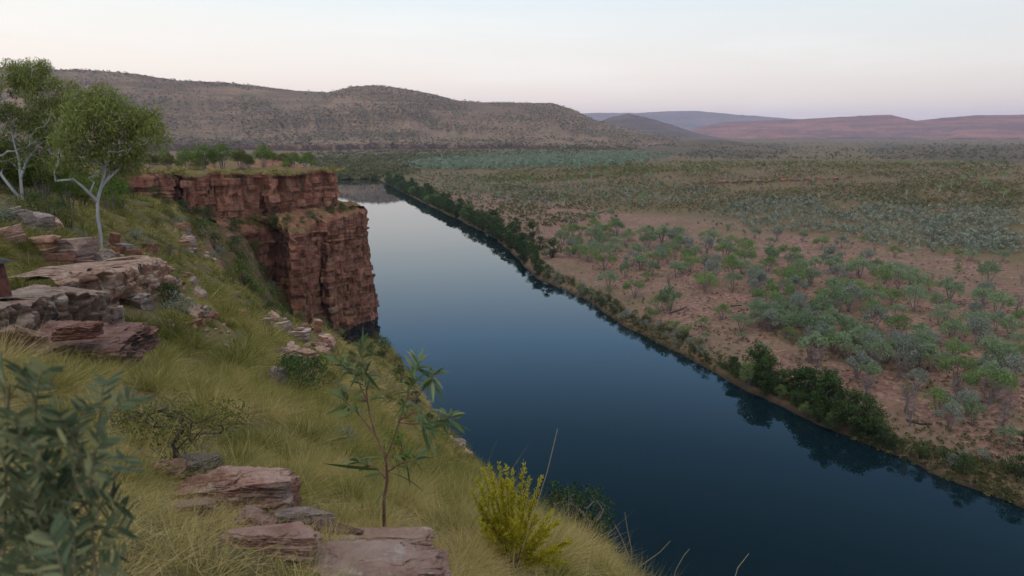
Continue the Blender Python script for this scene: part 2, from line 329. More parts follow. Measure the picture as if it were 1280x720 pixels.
def G(x, y):
    x = np.asarray(x, float); y = np.asarray(y, float); r = np.hypot(x, y)
    z = tps(x, y)+np.minimum(.012*r, .5)*fbm(x/np.maximum(.8, 2.5), y/2.5, 51, 4)+.05*np.minimum(1, r/6)*fbm(x/.5, y/.5, 57, 3)
    d = browd(x, y); z = z-np.where(d > 0, 1.35*(np.sqrt(d*d+1)-1), 0)*(1+.25*fbm(x/5, y/5, 61, 3))
    return np.maximum(z, -56)
def hit(px, py, fn, y0, y1, n=700):
    Y = np.geomspace(y0, y1, n); r = ray(px, py); P = r[None]*(Y/r[1])[:, None]
    below = P[:, 2] < fn(P[:, 0], P[:, 1]); k = int(np.argmax(below))
    if not below[k]: return None
    p = P[max(k-1, 0)]*.5+P[k]*.5; p[2] = float(fn(p[0], p[1])); return p
def hitg(px, py): 
    p = hit(px, py, G, .7, 150); return p
def hitt(px, py): return hit(px, py, T, 70, 3000)

def polar(name, fn, r0, r1, nr, a0, a1, na, m, zone=None, thr=None):
    r = np.geomspace(r0, r1, nr); a = np.radians(np.linspace(a0, a1, na)); R_, A_ = np.meshgrid(r, a, indexing='ij')
    x = R_*np.sin(A_); y = R_*np.cos(A_); z = fn(x, y)
    mb = MB(); mb.add(np.stack([x, y, z], -1), [gridfaces(nr, na)[:, ::-1]]); me = mb.mesh(name, m, smooth=True)
    if zone is not None:
        c = zone(x.ravel(), y.ravel(), z.ravel()); at = me.color_attributes.new('zone', 'FLOAT_COLOR', 'POINT')
        at.data.foreach_set('color', np.concatenate([c, np.ones((len(c), 1))], 1).astype(np.float32).ravel())
    return tag(link(name, me), kind='structure')
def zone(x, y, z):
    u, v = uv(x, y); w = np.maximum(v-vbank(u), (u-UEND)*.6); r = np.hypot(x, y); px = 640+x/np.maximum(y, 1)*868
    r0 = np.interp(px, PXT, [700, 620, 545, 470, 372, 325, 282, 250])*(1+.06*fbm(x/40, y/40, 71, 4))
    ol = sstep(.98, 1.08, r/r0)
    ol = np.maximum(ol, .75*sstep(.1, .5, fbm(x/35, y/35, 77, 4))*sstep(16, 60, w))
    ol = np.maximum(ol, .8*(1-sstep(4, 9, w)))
    sand = .8*(1-sstep(4, 16, w+4*fbm(x/12, y/12, 81, 3)))*sstep(1.2, 4, w)*.9
    wet = 1-sstep(-49.9, -49.2, z)
    return np.stack([wet*.9, ol, np.where(v < 14, 0, sand)], 1)
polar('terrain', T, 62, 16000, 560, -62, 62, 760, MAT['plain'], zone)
polar('hillside', G, .45, 195, 560, -85, 78, 560, MAT['soil'])
mb = MB(); mb.add([(-700, -60, WATER), (900, -60, WATER), (900, 1300, WATER), (-700, 1300, WATER)], [[[0, 1, 2, 3]]]); tag(mb.obj('river', MAT['water']), kind='structure')
# ------------------------------------------------------------------ hills
def silh(pts, R):
    P = np.array([ray(*p) for p in pts], float); h = np.hypot(P[:, 0], P[:, 1])
    return P[:, 0]/P[:, 1], P[:, 2]/h*R
def hill(pts, R, rb, zb, prof, gul, s, gs=14):
    ta, zs = silh(pts, R)
    def fn(x, y):
        r = np.hypot(x, y); a = x/np.maximum(y, 1e-3); z1 = np.interp(a, ta, zs)
        z1 = z1+(R/853)*.35*fbm(a*230, a*0, s+5, 3)
        wob = 1+.1*fbm(a*gs, r/900, s, 3); t = (r-rb*wob)/(R-rb*wob)
        P = np.interp(t, [p[0] for p in prof], [p[1] for p in prof])
        gl = -np.abs(fbm(a*gs*2.2+r/R*1.5, r/(R*.35), s+9, 4))*gul*np.clip(t*2.5, 0, 1)*np.clip((1.02-t)*1.6, 0, 1)
        z = zb+(z1-zb)*P+gl*np.clip((z1-zb)/100, 0, 1)
        return np.where((t > 0) & (z1 > zb), z, zb-25)
    return fn
S_LONG = [(-330, 84), (0, 84), (60, 86), (110, 87), (170, 92), (220, 100), (280, 103), (320, 107), (370, 113), (410, 115), (440, 108), (470, 106), (500, 110), (540, 117), (570, 125), (600, 127.5), (640, 128), (690, 128.5), (715, 136), (740, 148), (770, 158), (800, 165), (850, 171), (890, 177), (930, 190)]
HL = [('long_hill', hill(S_LONG, 2750, 1850, -46, [(0, 0), (.01, .075), (.05, .11), (.2, .17), (.26, .215), (.31, .27), (.5, .5), (.8, .86), (.95, .985), (1, 1), (1.15, .97), (2, .3)], 42, 101), 1600, 3900, 'longhill', -50, 28),
      ('small_hill', hill([(690, 175), (735, 160), (760, 147), (785, 142), (810, 147), (840, 156), (870, 166), (900, 172), (940, 179)], 4600, 3900, -46, [(0, 0), (.1, .1), (.6, .6), (1, 1), (1.5, .5), (2, 0)], 40, 141), 3400, 5600, 'smallhill', -5, 26),
      ('red_plateau', hill([(850, 172), (868, 160), (885, 156), (905, 152.5), (950, 151), (1000, 149), (1060, 145.5), (1112, 143), (1128, 147), (1145, 151), (1180, 147), (1220, 144), (1300, 143), (1600, 143)], 6800, 5200, -48, [(0, 0), (.03, .08), (.35, .3), (.75, .72), (.9, .93), (1, 1), (1.3, 1), (2, .5)], 70, 171), 4600, 9000, 'redhill', 10, 52),
      ('far_plateau', hill([(560, 146), (700, 143), (745, 141), (800, 141), (830, 139), (870, 138.5), (920, 143), (960, 146), (1010, 150), (1060, 152), (1120, 168)], 11500, 9500, -50, [(0, 0), (.4, .35), (.7, .6), (.85, .95), (1, 1), (1.2, 1), (2, .5)], 80, 201), 8400, 14000, 'bluehill', -8, 36),
      ('low_ridge', hill([(690, 196), (760, 190), (820, 181), (850, 177), (880, 174.5), (915, 176), (950, 181), (1000, 187), (1060, 188), (1110, 184), (1160, 182), (1220, 182), (1280, 180), (1700, 178)], 2100, 1250, -46, [(0, 0), (.3, .25), (.7, .75), (1, 1), (1.5, .5), (2.2, 0)], 9, 231), 1080, 3000, 'ridge', 0, 55)]
for nm, fn, ra, rb_, mk, aa, ab in HL:
    polar(nm, fn, ra, rb_, 150, aa, ab, 520 if nm == 'long_hill' else 300, MAT[mk])
def allhills(x, y):
    z = T(x, y)
    for h in HL: z = np.maximum(z, h[1](x, y))
    return z
# ------------------------------------------------------------------ sandstone headland
def resample(poly, ds):
    P = np.array(poly, float); L = np.concatenate([[0], np.cumsum(np.hypot(*np.diff(P[:, :2], axis=0).T))])
    s = np.linspace(0, L[-1], int(L[-1]/ds)+1); return s, np.stack([np.interp(s, L, P[:, k]) for k in range(P.shape[1])], 1)
def wall(mb, poly, seed, cracks, dz=.17, ds=.17, flare=.0):
    # poly rows: x, y, ztop, zbottom
    s, P = resample(poly, ds); k = max(3, int(1.2/ds)); ker = np.ones(k)/k
    q = np.stack([np.convolve(np.pad(P[:, c], (k, k), mode='edge'), ker, 'same')[k:-k] for c in (0, 1)], 1)
    t = unit(np.gradient(q, axis=0)); nrm = np.stack([t[:, 1], -t[:, 0]], 1)
    nz = int((P[:, 2]-P[:, 3]).max()/dz); f = np.linspace(0, 1, nz)
    S_, F_ = np.meshgrid(s, f, indexing='ij'); Z = P[:, 2][:, None]*(1-F_)+P[:, 3][:, None]*F_
    Z = Z+(.9*fbm(S_/7, S_*0, seed, 4)+.5*fbm(S_/1.6, S_*0, seed+31, 3))*(1-F_)
    rg = np.random.default_rng(seed)
    zb = -60+np.cumsum(rg.uniform(.45, 1.9, 60)); zz = Z+.25*fbm(S_/9, Z/9, seed+2, 2)+.02*S_
    bed = np.searchsorted(zb, zz); wb = rg.uniform(1.1, 5.5, 64)[bed]; ob = rg.uniform(0, 9, 64)[bed]
    bl = np.floor((S_+ob+.25*fbm(S_/1.5, Z/1.5, seed+3, 2))/wb); hv = _h(bl, bed.astype(float), seed)
    fr = ((S_+ob+.25*fbm(S_/1.5, Z/1.5, seed+3, 2))/wb)%1; ed = np.minimum(fr, 1-fr)*wb
    zl = np.concatenate([[-70], zb, [50]]); eb = np.minimum(zz-zl[bed], zl[bed+1]-zz)
    col = np.floor((S_+.5*fbm(Z/6, S_/9, seed+43, 3))/2.6); D = 1.7*fbm(S_/7, Z/26, seed+5, 3)+.7*fbm(S_/1.9, Z/12, seed+6, 3)+1.1*(_h(col, np.floor((Z+_h(col, col*0, seed)*9)/9), seed+44)-.5)
    D += (hv-.5)*.75+rg.uniform(-.2, .2, 64)[bed]*(.4+vnoise(S_/5, Z/5, seed+41)*1.4)+.3*(_h(np.floor((S_+ob)/7), bed.astype(float), seed+8)-.5)
    jm = sstep(-.25, .45, fbm(S_/3, Z/5, seed+21, 3)); bm_ = sstep(-.2, .5, fbm(S_/6, Z/2.2, seed+22, 3))
    D -= .6*jm*np.exp(-(ed/.16)**2)+.24*bm_*np.exp(-(eb/.1)**2)
    D += .5*fbm(S_/1.1, Z/2.6, seed+23, 4)-.5*np.maximum(0, fbm(S_/.9, Z/7, seed+24, 3)-.12)*3*jm
    for cs, cw, cd in cracks: D -= cd*np.exp(-((S_-cs*s[-1]+.5*fbm(Z/4, Z*0, seed+int(cs*99), 3))/cw)**2)*(.75+.5*vnoise(Z/5, S_*0, seed))
    D += .12*fbm(S_/.6, Z/.45, seed+7, 3)+flare*np.maximum(0, F_-.75)**1.5*8
    D *= np.clip(F_*12, 0.25, 1)
    V = np.stack([P[:, 0][:, None]+nrm[:, 0][:, None]*D, P[:, 1][:, None]+nrm[:, 1][:, None]*D, Z], -1)
    tn = np.clip(.5*hv+.25*rg.uniform(0, 1, 64)[bed]+.12+.3*fbm(S_/10, Z/6, seed+11, 3), 0, 1)
    mb.add(V, [gridfaces(*S_.shape)[:, ::-1]], tn.ravel()); return V[:, 0], V[:, -1]
def XY(px, py, Y): p = pix(px, py, Y); return p[0], p[1]
def rim(rows): return [(*XY(px, 230, Y), zt, zb) for px, Y, zt, zb in rows]
mb = MB()
UPP = rim([(-420, 112, -7.5, -13), (60, 128, -9, -15), (146, 138, -8.6, -17), (205, 146, -9.0, -18.0), (219, 151, -9.1, -19), (226, 158, -9.1, -20), (229, 149, -9.2, -19.5), (270, 153, -9.1, -19.5), (322, 161, -9.6, -19.5), (330, 164, -9.6, -20), (336, 161, -9.7, -20), (380, 169, -9.8, -19.6), (421, 177, -10.2, -19.6), (414, 196, -10.5, -20), (370, 240, -11, -24), (330, 300, -12, -26)])
LOW = rim([(268, 147, -20.2, -40), (300, 153, -22.2, -53), (345, 165, -22.8, -53), (357, 152, -22.6, -53), (376, 157, -22.3, -53), (394, 167, -21.9, -53), (404, 165, -21.8, -53), (430, 172, -21.1, -53), (459, 182, -20.4, -53), (450, 200, -21.5, -53), (400, 260, -24, -53), (350, 330, -26, -53)])
u0, u1 = wall(mb, UPP, 301, [(UF[0], UF[1], UF[2]) for UF in [(.45, .9, 2.2), (.505, .25, 1.1), (.535, .3, .8), (.57, .35, 1.7), (.62, .22, .9), (.48, .2, .6), (.595, .2, .6), (.64, .25, .8)]])
l0, l1 = wall(mb, LOW, 351, [(.08, .3, 1.0), (.14, .8, 1.5), (.2, .25, 1.0), (.235, .4, 1.3), (.27, .3, .8), (.17, .25, .8), (.3, .3, .9)], flare=.6)
def corner(poly, k, n):
    P = np.array(poly)[:, :2]; L = np.concatenate([[0], np.cumsum(np.hypot(*np.diff(P, axis=0).T))]); return int(L[k]/L[-1]*(n-1))
def ruled(mb, a, b_, nseg, amp, seed, tn, sag=0):
    n = 420; ia = np.linspace(0, 1, n)
    f = lambda c: np.stack([np.interp(ia, np.linspace(0, 1, len(c)), c[:, k]) for k in range(3)], 1)
    a, b_ = f(a), f(b_); t = np.linspace(0, 1, nseg)[None, :, None]; V = a[:, None]*(1-t)+b_[:, None]*t
    e = np.minimum(1, np.minimum(t, 1-t)*12)[..., 0]; V[..., 2] += amp*e*(fbm(V[..., 0]/2.5, V[..., 1]/2.5, seed, 4)+.4)
    mb.add(V, [gridfaces(n, nseg)[:, ::-1]], tn)
UA, UB, LB = corner(UPP, 6, len(u0)), corner(UPP, 12, len(u0)), corner(LOW, 8, len(l0)); up = u1+np.array([0, 0, .6])
ruled(mb, l0[:LB+1], up[UA:UB+1], 26, 1.2, 371, .45); ruled(mb, l0[LB:], up[UB:], 20, 1.2, 372, .45)
back = np.array([(-190, 110, -9), (-190, 150, -10), (-170, 200, -11), (-150, 250, -12), (-130, 330, -13.5), (-110, 380, -15)], float)
_, bk = resample(back, 1.0)
ruled(mb, u0, bk, 40, .9, 373, .6)
tag(mb.obj('cliff', MAT['cliff'], smooth=True, angle=38), kind='structure')
mb = MB()
TA = np.array([pix(*q) for q in [(90, 250, 122), (150, 256, 133), (205, 262, 146), (229, 267, 151), (262, 274, 153), (292, 283, 156), (312, 305, 159), (330, 345, 161), (350, 388, 158), (385, 412, 160), (425, 425, 166), (450, 436, 170)]])
TB = np.array([pix(*q) for q in [(90, 290, 85), (150, 300, 92), (215, 335, 96), (240, 365, 98), (275, 400, 100), (305, 425, 102), (330, 440, 104), (352, 452, 108), (375, 460, 112), (400, 468, 116), (430, 475, 122), (452, 478, 130)]])
ruled(mb, TB, TA+np.array([0, 1.5, .3]), 60, 1.6, 377, .5); mb.v[-1].reshape(-1, 3)
tag(mb.obj('talus_slope', MAT['scree'], smooth=True), kind='structure')
CLIFFTOP = u0[corner(UPP, 2, len(u0)):UB+30]; LEDGE = (l0[:LB+1], up[UA:UB+1])

class Cached:
    """bilinear look-up of a height function on a log-polar grid"""
    def __init__(s, fn, r0, r1, nr, a0, a1, na):
        s.r0, s.k, s.nr, s.a0, s.na = math.log(r0), (nr-1)/math.log(r1/r0), nr, math.radians(a0), na; s.ka = (na-1)/math.radians(a1-a0)
        r = np.geomspace(r0, r1, nr); a = np.radians(np.linspace(a0, a1, na)); R_, A_ = np.meshgrid(r, a, indexing='ij'); s.z = fn(R_*np.sin(A_), R_*np.cos(A_))
    def __call__(s, x, y):
        x = np.asarray(x, float); y = np.asarray(y, float); i = np.clip((np.log(np.maximum(np.hypot(x, y), 1e-3))-s.r0)*s.k, 0, s.nr-1.001); j = np.clip((np.arctan2(x, y)-s.a0)*s.ka, 0, s.na-1.001)
        ii, jj = i.astype(int), j.astype(int); u, v = i-ii, j-jj; z = s.z
        return (z[ii, jj]*(1-v)+z[ii, jj+1]*v)*(1-u)+(z[ii+1, jj]*(1-v)+z[ii+1, jj+1]*v)*u
Traw, Graw = T, G
T = Cached(Traw, 62, 16000, 800, -50, 50, 900); G = Cached(Graw, .45, 195, 800, -85, 78, 800); allhills = Cached(allhills, 300, 12000, 700, -50, 50, 900)
# ------------------------------------------------------------------ plants
def grow(trunk, targets, rtip, jit=.12, expo=.5, bend=.25, climb=1.0):
    """limbs from a trunk polyline to every target; returns chains of (points, radii)"""
    pos = [np.array(p, float) for p in trunk]; par = [-1]+list(range(len(pos)-1)); chains = []; top = pos[-1]; n0 = max(1, int(len(pos)*.35))
    for tg in sorted(targets, key=lambda q: np.linalg.norm(q-top)):
        tg = np.array(tg, float); P = np.array(pos[n0:]); d = np.linalg.norm(P-tg, axis=1)+climb*np.maximum(0, P[:, 2]-tg[2]+.25*np.linalg.norm((P-tg)[:, :2], axis=1))
        k = int(np.argmin(d))+n0; p0 = pos[k]; L = np.linalg.norm(tg-p0); dr = unit(p0-pos[par[k]]) if par[k] >= 0 else np.array([0, 0, 1.])
        m = max(2, min(7, int(L/max(.12, L*.22)))); c1 = p0+dr*L*bend+np.array([0, 0, L*.08]); last = k; ch = [k]
        for i in range(1, m+1):
            t = i/m; q = p0*(1-t)**2+c1*2*t*(1-t)+tg*t*t
            if i < m: q = q+RNG.normal(size=3)*L*jit/m
            pos.append(q); par.append(last); last = len(pos)-1; ch.append(last)
        chains.append(ch)
    cnt = np.zeros(len(pos))
    for ch in chains:
        i = ch[-1]
        while i >= 0: cnt[i] += 1; i = par[i]
    rad = rtip*np.maximum(cnt, 1)**expo; out = [(np.array(pos[:len(trunk)]), rad[:len(trunk)])]
    for ch in chains: out.append((np.array([pos[i] for i in ch]), np.concatenate([[min(rad[ch[0]], rad[ch[1]]*1.15)], rad[ch[1:]]])*np.concatenate([np.ones(len(ch)-1), [.5]])))
    return out
def tubes(mb, chains, sides=6, mul=1.0, base=None):
    for k, (p, r) in enumerate(chains):
        r = np.array(r)*mul
        if k == 0: r = r*np.linspace(1.35, 1.0, len(r))
        tube(mb, p, r, sides if k == 0 else max(4, sides-1))
def blob(c, rad, n, shell=.5):
    d = unit(RNG.normal(size=(n, 3))); r = RNG.uniform(shell**3, 1, n)**(1/3); return np.asarray(c)+d*r[:, None]*np.asarray(rad)
# --- prototypes: each returns an Empty with children trunk and crown, standing at the origin
def plain_tree(name, leafm, h, wid, nst, seed, barkm='greybark', nleaf=1150, twigs=110):
    rg = np.random.default_rng(seed); t = thing(name); mb = MB(); cb = MB(); tw = MB(); tops = []
    ncl = 15
    for k in range(ncl):
        a = rg.uniform(0, 6.28); q = math.sqrt(rg.uniform(0, 1)); zz = h*(.88-.33*q*q)+rg.normal()*h*.075
        tops.append(np.array([math.cos(a)*q*wid*.5, math.sin(a)*q*wid*.5, zz]))
    for s in range(nst):
        a = s*6.28/nst+rg.uniform(-.4, .4); b0 = np.array([math.cos(a), math.sin(a), 0])*.12*wid/3
        top = np.array([math.cos(a)*wid*.2, math.sin(a)*wid*.2, h*.5])
        tr = [b0, b0*.6+top*.35+np.array([0, 0, .05*h]), top*.7+b0*.1, top]
        mine = [q for i, q in enumerate(tops) if i % nst == s]
        tubes(mb, grow(tr, mine, h*.0075, .2), 5)
    for q in tops:
        n = nleaf//ncl; c = blob(q, (wid*.19, wid*.19, h*.14), n, .3); leaves(cb, c, h*.066, h*.038, (0, 0, .4))
        n = twigs//ncl
        if n:
            c = blob(q-np.array([0, 0, h*.16]), (wid*.16, wid*.16, h*.17), n, .1); leaves(mb, c, h*.15, h*.005, (0, 0, 1.2))
    mb.obj('trunk', MAT[barkm], t); cb.obj('crown', MAT[leafm], t); return t
def bush(name, leafm, h, wid, seed, nleaf=700, ls=.075, barkm='darkbark', dome=.8, stems=5, low=.12, lw=.5):
    rg = np.random.default_rng(seed); t = thing(name); mb = MB(); cb = MB(); ncl = 30 if h > 6 else 18; tops = []
    for k in range(ncl):
        a = rg.uniform(0, 6.28); q = math.sqrt(rg.uniform(0, 1)); f = rg.uniform(low, 1)
        rr = wid*.5*(math.sin(math.pi*min(1, .22+f*.68))**dome)
        tops.append(np.array([math.cos(a)*q*rr*.85, math.sin(a)*q*rr*.85, h*(.1+.8*f)]))
    for s in range(stems):
        a = s*6.28/stems+rg.uniform(-.3, .3); b0 = np.array([math.cos(a), math.sin(a), 0])*.05*wid; top = np.array([math.cos(a)*wid*.12, math.sin(a)*wid*.12, h*.4])
        tubes(mb, grow([b0, (b0+top)*.5, top], [q for i, q in enumerate(tops) if i % stems == s], h*.006, .2), 5)
    for q in tops:
        s = rg.uniform(.75, 1.25); leaves(cb, blob(q, (wid*.2*s*(.8 if h > 6 else 1), wid*.2*s*(.8 if h > 6 else 1), h*.15*s*(.7 if h > 6 else 1)), nleaf//ncl, .35), h*ls, h*ls*lw, (0, 0, .15))
    mb.obj('stems', MAT[barkm], t); cb.obj('foliage', MAT[leafm], t); return t
def bare_tree(name, h, wid, seed):
    rg = np.random.default_rng(seed); t = thing(name); mb = MB(); tw = MB(); tops = []
    for k in range(26):
        a = rg.uniform(0, 6.28); f = rg.uniform(.3, 1); tops.append(np.array([math.cos(a)*wid*.5*math.sqrt(rg.uniform(0, 1))*f, math.sin(a)*wid*.5*f*rg.uniform(.2, 1), h*f]))
    tubes(mb, grow([(0, 0, 0), (.02*h, 0, .12*h), (0, .02*h, .3*h), (.01*h, 0, .5*h)], tops, h*.006, .25), 5)
    for q in tops: leaves(mb, blob(q-np.array([0, 0, h*.08]), (wid*.13, wid*.13, h*.16), 14, .1), h*.17, h*.007, (0, 0, .9))
    mb.obj('trunk', MAT['greybark'], t); return t
PLACED = []     # (root, px, py, size, colour, family)
def place(proto, loc, s, rz=None, fam=None, colour=None, kindname=None, sq=1.0):
    rz = RNG.uniform(0, 6.28) if rz is None else rz
    if not proto.get('used'):
        o = proto; o['used'] = 1; o.location = loc; o.rotation_euler = (0, 0, rz); o.scale = (s, s, s*sq)
    else: o = dup(proto, loc, rz, (s, s, s*sq))
    px, py = proj((loc[0], loc[1], loc[2])); PLACED.append([o, px, py, s, colour, fam]); return o
def inpoly(px, py, P):
    c = False; j = len(P)-1
    for i in range(len(P)):
        if (P[i][1] > py) != (P[j][1] > py) and px < (P[j][0]-P[i][0])*(py-P[i][1])/(P[j][1]-P[i][1])+P[i][0]: c = not c
        j = i
    return c
TAKEN = []
def free(p, d):
    for q, e in TAKEN:
        if (q[0]-p[0])**2+(q[1]-p[1])**2 < ((d+e)*.5)**2: return False
    return True
def scatter(poly, n, dmin, fn, tries=40):
    xs = [p[0] for p in poly]; ys = [p[1] for p in poly]; out = []
    for _ in range(n*tries):
        if len(out) >= n: break
        a, b_ = RNG.uniform(min(xs), max(xs)), RNG.uniform(min(ys), max(ys))
        if RNG.uniform() > ((b_-165)/(max(ys)-165))**-.6*.5: continue
        if not inpoly(a, b_, poly): continue
        p = hit(a, b_, fn, 60, 1500, 260)
        if p is None or p[2] < WATER+.4: continue
        d = dmin*RNG.uniform(.8, 1.2)
        if free(p, d): TAKEN.append((p, d)); out.append(p)
    return out
PT = [plain_tree('plain_tree', 'plainleaf', 4.6, 4.4, 4, 1), plain_tree('plain_tree', 'plainleaf', 5.2, 4.0, 3, 2), plain_tree('plain_tree', 'plainleaf', 4.2, 5.2, 5, 3)]
GT = [plain_tree('plain_tree', 'greenleaf', 4.6, 4.8, 4, 4, twigs=90), plain_tree('plain_tree', 'greenleaf', 4.0, 4.6, 3, 5, twigs=90)]
ST = [plain_tree('plain_tree', 'silverleaf', 4.4, 4.0, 4, 6, twigs=150), plain_tree('plain_tree', 'silverleaf', 5.0, 4.4, 3, 7, twigs=150)]
OT = [bush('low_bush', 'oliveleaf', 2.0, 3.4, 8, 500), bush('low_bush', 'greenleaf', 2.4, 3.2, 9, 500)]
BT = [bare_tree('bare_tree', 4.6, 3.0, 10), bare_tree('bare_tree', 4.0, 3.4, 11)]
def kind_pick(wts):
    k = RNG.choice(5, p=np.array(wts)/sum(wts)); P = [PT, GT, ST, OT, BT][k]
    return P[RNG.integers(len(P))], ['grey-green', 'bright green', 'silvery', 'olive', 'bare purplish'][k]
def populate(poly, n, dmin, wts, fam, smin=.75, smax=1.25, fn=T):
    smin *= 1.08; smax *= 1.2
    for p in scatter(poly, n, dmin, fn):
        pr, c = kind_pick(wts); place(pr, p, RNG.uniform(smin, smax), fam=fam, colour=c, sq=RNG.uniform(.75, 1.25))
# individually seen ones first
for px, py, pr, c, s in [(838, 388, PT[1], 'grey-green', 1.0), (696, 352, OT[1], 'olive', .2), (1235, 505, GT[0], 'olive', 1.15), (1171, 517, GT[1], 'bright green', .85), (1132, 516, BT[0], 'bare purplish', .95),
                         (793, 372, GT[0], 'bright green', .95), (760, 362, PT[0], 'grey-green', 1.0), (902, 399, GT[1], 'bright green', .8), (926, 414, PT[2], 'grey-green', .8),
                         (1236, 356, PT[1], 'grey-green', 1.1), (1118, 322, GT[1], 'bright green', .85), (1026, 312, GT[0], 'bright green', .9), (742, 276, PT[0], 'grey-green', .9), (1012, 455, PT[1], 'grey-green', 1.0), (823, 390, GT[1], 'bright green', .9)]:
    p = hitt(px, py)
    if s > .3: TAKEN.append((p, 4)); place(pr, p, s*1.3, fam='plain', colour=c)
populate([(945, 392), (1000, 392), (1080, 425), (1150, 445), (1178, 470), (1130, 474), (1050, 448), (985, 425), (940, 405)], 44, 3.0, (5, 1, 4, 0, .3), 'plain', .85, 1.15)
populate([(690, 292), (740, 285), (800, 292), (850, 300), (900, 305), (950, 318), (1050, 335), (1130, 352), (1200, 372), (1280, 395), (1280, 450), (1190, 440), (1120, 420), (1060, 405), (960, 392), (900, 372), (850, 358), (790, 355), (740, 335), (700, 325)], 150, 4.6, (5, 4, 2.2, .5, .3), 'plain', .85, 1.3)
populate([(690, 258), (800, 275), (1000, 292), (1280, 325), (1280, 390), (1130, 350), (1000, 320), (880, 300), (700, 282)], 34, 6, (3, 3, 1, 1.5, 1), 'plain', .55, .95)
populate([(1130, 425), (1280, 455), (1280, 500), (1200, 495), (1180, 460)], 16, 4.5, (4, 4, 2, 1.5, 1), 'plain', .8, 1.15)
populate([(980, 440), (1040, 452), (1130, 478), (1280, 510), (1280, 560), (1150, 545), (1080, 510), (1010, 470)], 18, 4.0, (1.5, .8, 2, .6, 4), 'plain', .65, 1.0)
populate([(720, 340), (800, 375), (930, 400), (1010, 445), (960, 448), (860, 425), (780, 392), (720, 362)], 12, 6, (2, 2, 1, 2, .6), 'plain', .35, .7)
# riverbank trees: dark and dense, foliage to the ground
DT = [bush('riverbank_tree', 'darkleaf', 8.0, 6.0, 21, 1700, .05, low=.1), bush('riverbank_tree', 'darkleaf', 7.0, 6.6, 22, 1700, .055, low=.1), bush('riverbank_tree', 'darkleaf', 10.0, 5.0, 23, 1700, .042, low=.15), bush('riverbank_tree', 'greenleaf', 8.0, 5.4, 24, 1500, .045, 'greybark', low=.25)]
DT = [DT[0], DT[1], DT[1], DT[0], DT[2], DT[3], DT[1]]
def bankpoint(u, w):
    v = float(vbank(u))+w; x = u*DU[0]+v*NV[0]; y = u*DU[1]+v*NV[1]; return np.array([x, y, float(T(x, y))])
def bankrow(ua, ub, n, w0, w1, s0, s1, protos, fam, colour, fn=None):
    for k in range(n):
        u = ua+(ub-ua)*((k+.5)/n+RNG.uniform(-.35, .35)/n); p = bankpoint(u, RNG.uniform(w0, w1)); p[2] = max(p[2], WATER+.1)-.5
        pr = protos[RNG.integers(len(protos))]; place(pr, p, RNG.uniform(s0, s1)*1.15*(fn(k/n) if fn else 1), sq=RNG.uniform(.62, .95), fam=fam, colour='lighter green' if pr is DT[5] else colour)
def upx(px, py): return float(onwater(px, py)[:2]@DU)
bankrow(upx(680, 352), upx(480, 228), 100, .5, 4, .65, 1.1, DT, 'farbank', 'dark green', lambda t: .72+.4*min(1, t*4))
bankrow(upx(660, 335), upx(480, 228), 64, 4, 12, .8, 1.3, DT, 'farbank', 'dark green')
bankrow(upx(1100, 562), upx(905, 470), 22, .4, 2.4, .45, .85, DT, 'nearbank', 'dark green')
bankrow(upx(1075, 552), upx(915, 474), 14, 2.6, 6, .6, 1.1, DT, 'nearbank', 'dark green')
for px, py, s in [(1117, 562, .42), (1150, 574, .42), (1205, 592, .5), (1272, 600, .55), (1282, 560, .5)]:
    p = hitt(px, py)
    if p is not None: place(DT[1], p, s, fam='nearbank', colour='dark green')
LONE = bush('riverbank_bush', 'darkleaf', 3.2, 4.2, 27, 900, .06, low=.05); p = hitt(697, 351); place(LONE, p, .9, fam='lone', colour='dark green')
BB = [bush('bank_shrub', 'oliveleaf', 1.5, 2.0, 31, 380, .1), bush('bank_shrub', 'silverleaf', 1.6, 1.8, 32, 380, .1), bush('bank_shrub', 'darkleaf', 1.6, 2.0, 33, 380, .1)]
for k in range(120):
    u = RNG.uniform(upx(905, 468), upx(690, 352)); p = bankpoint(u, RNG.uniform(.8, 4.5)); i = RNG.integers(3)
    place(BB[i], p, RNG.uniform(.6, 1.6)**1.2, fam='bankshrub', colour=['olive', 'silvery', 'dark green'][i])
for px, py, i in [(1190, 585, 1), (1215, 588, 0), (1228, 578, 1), (1245, 592, 0), (1262, 590, 2), (1180, 576, 2), (1205, 575, 1)]:
    p = hitt(px, py)
    if p is not None: place(BB[i], p, RNG.uniform(1.0, 1.7), fam='bankshrub', colour=['olive', 'silvery', 'dark green'][i])
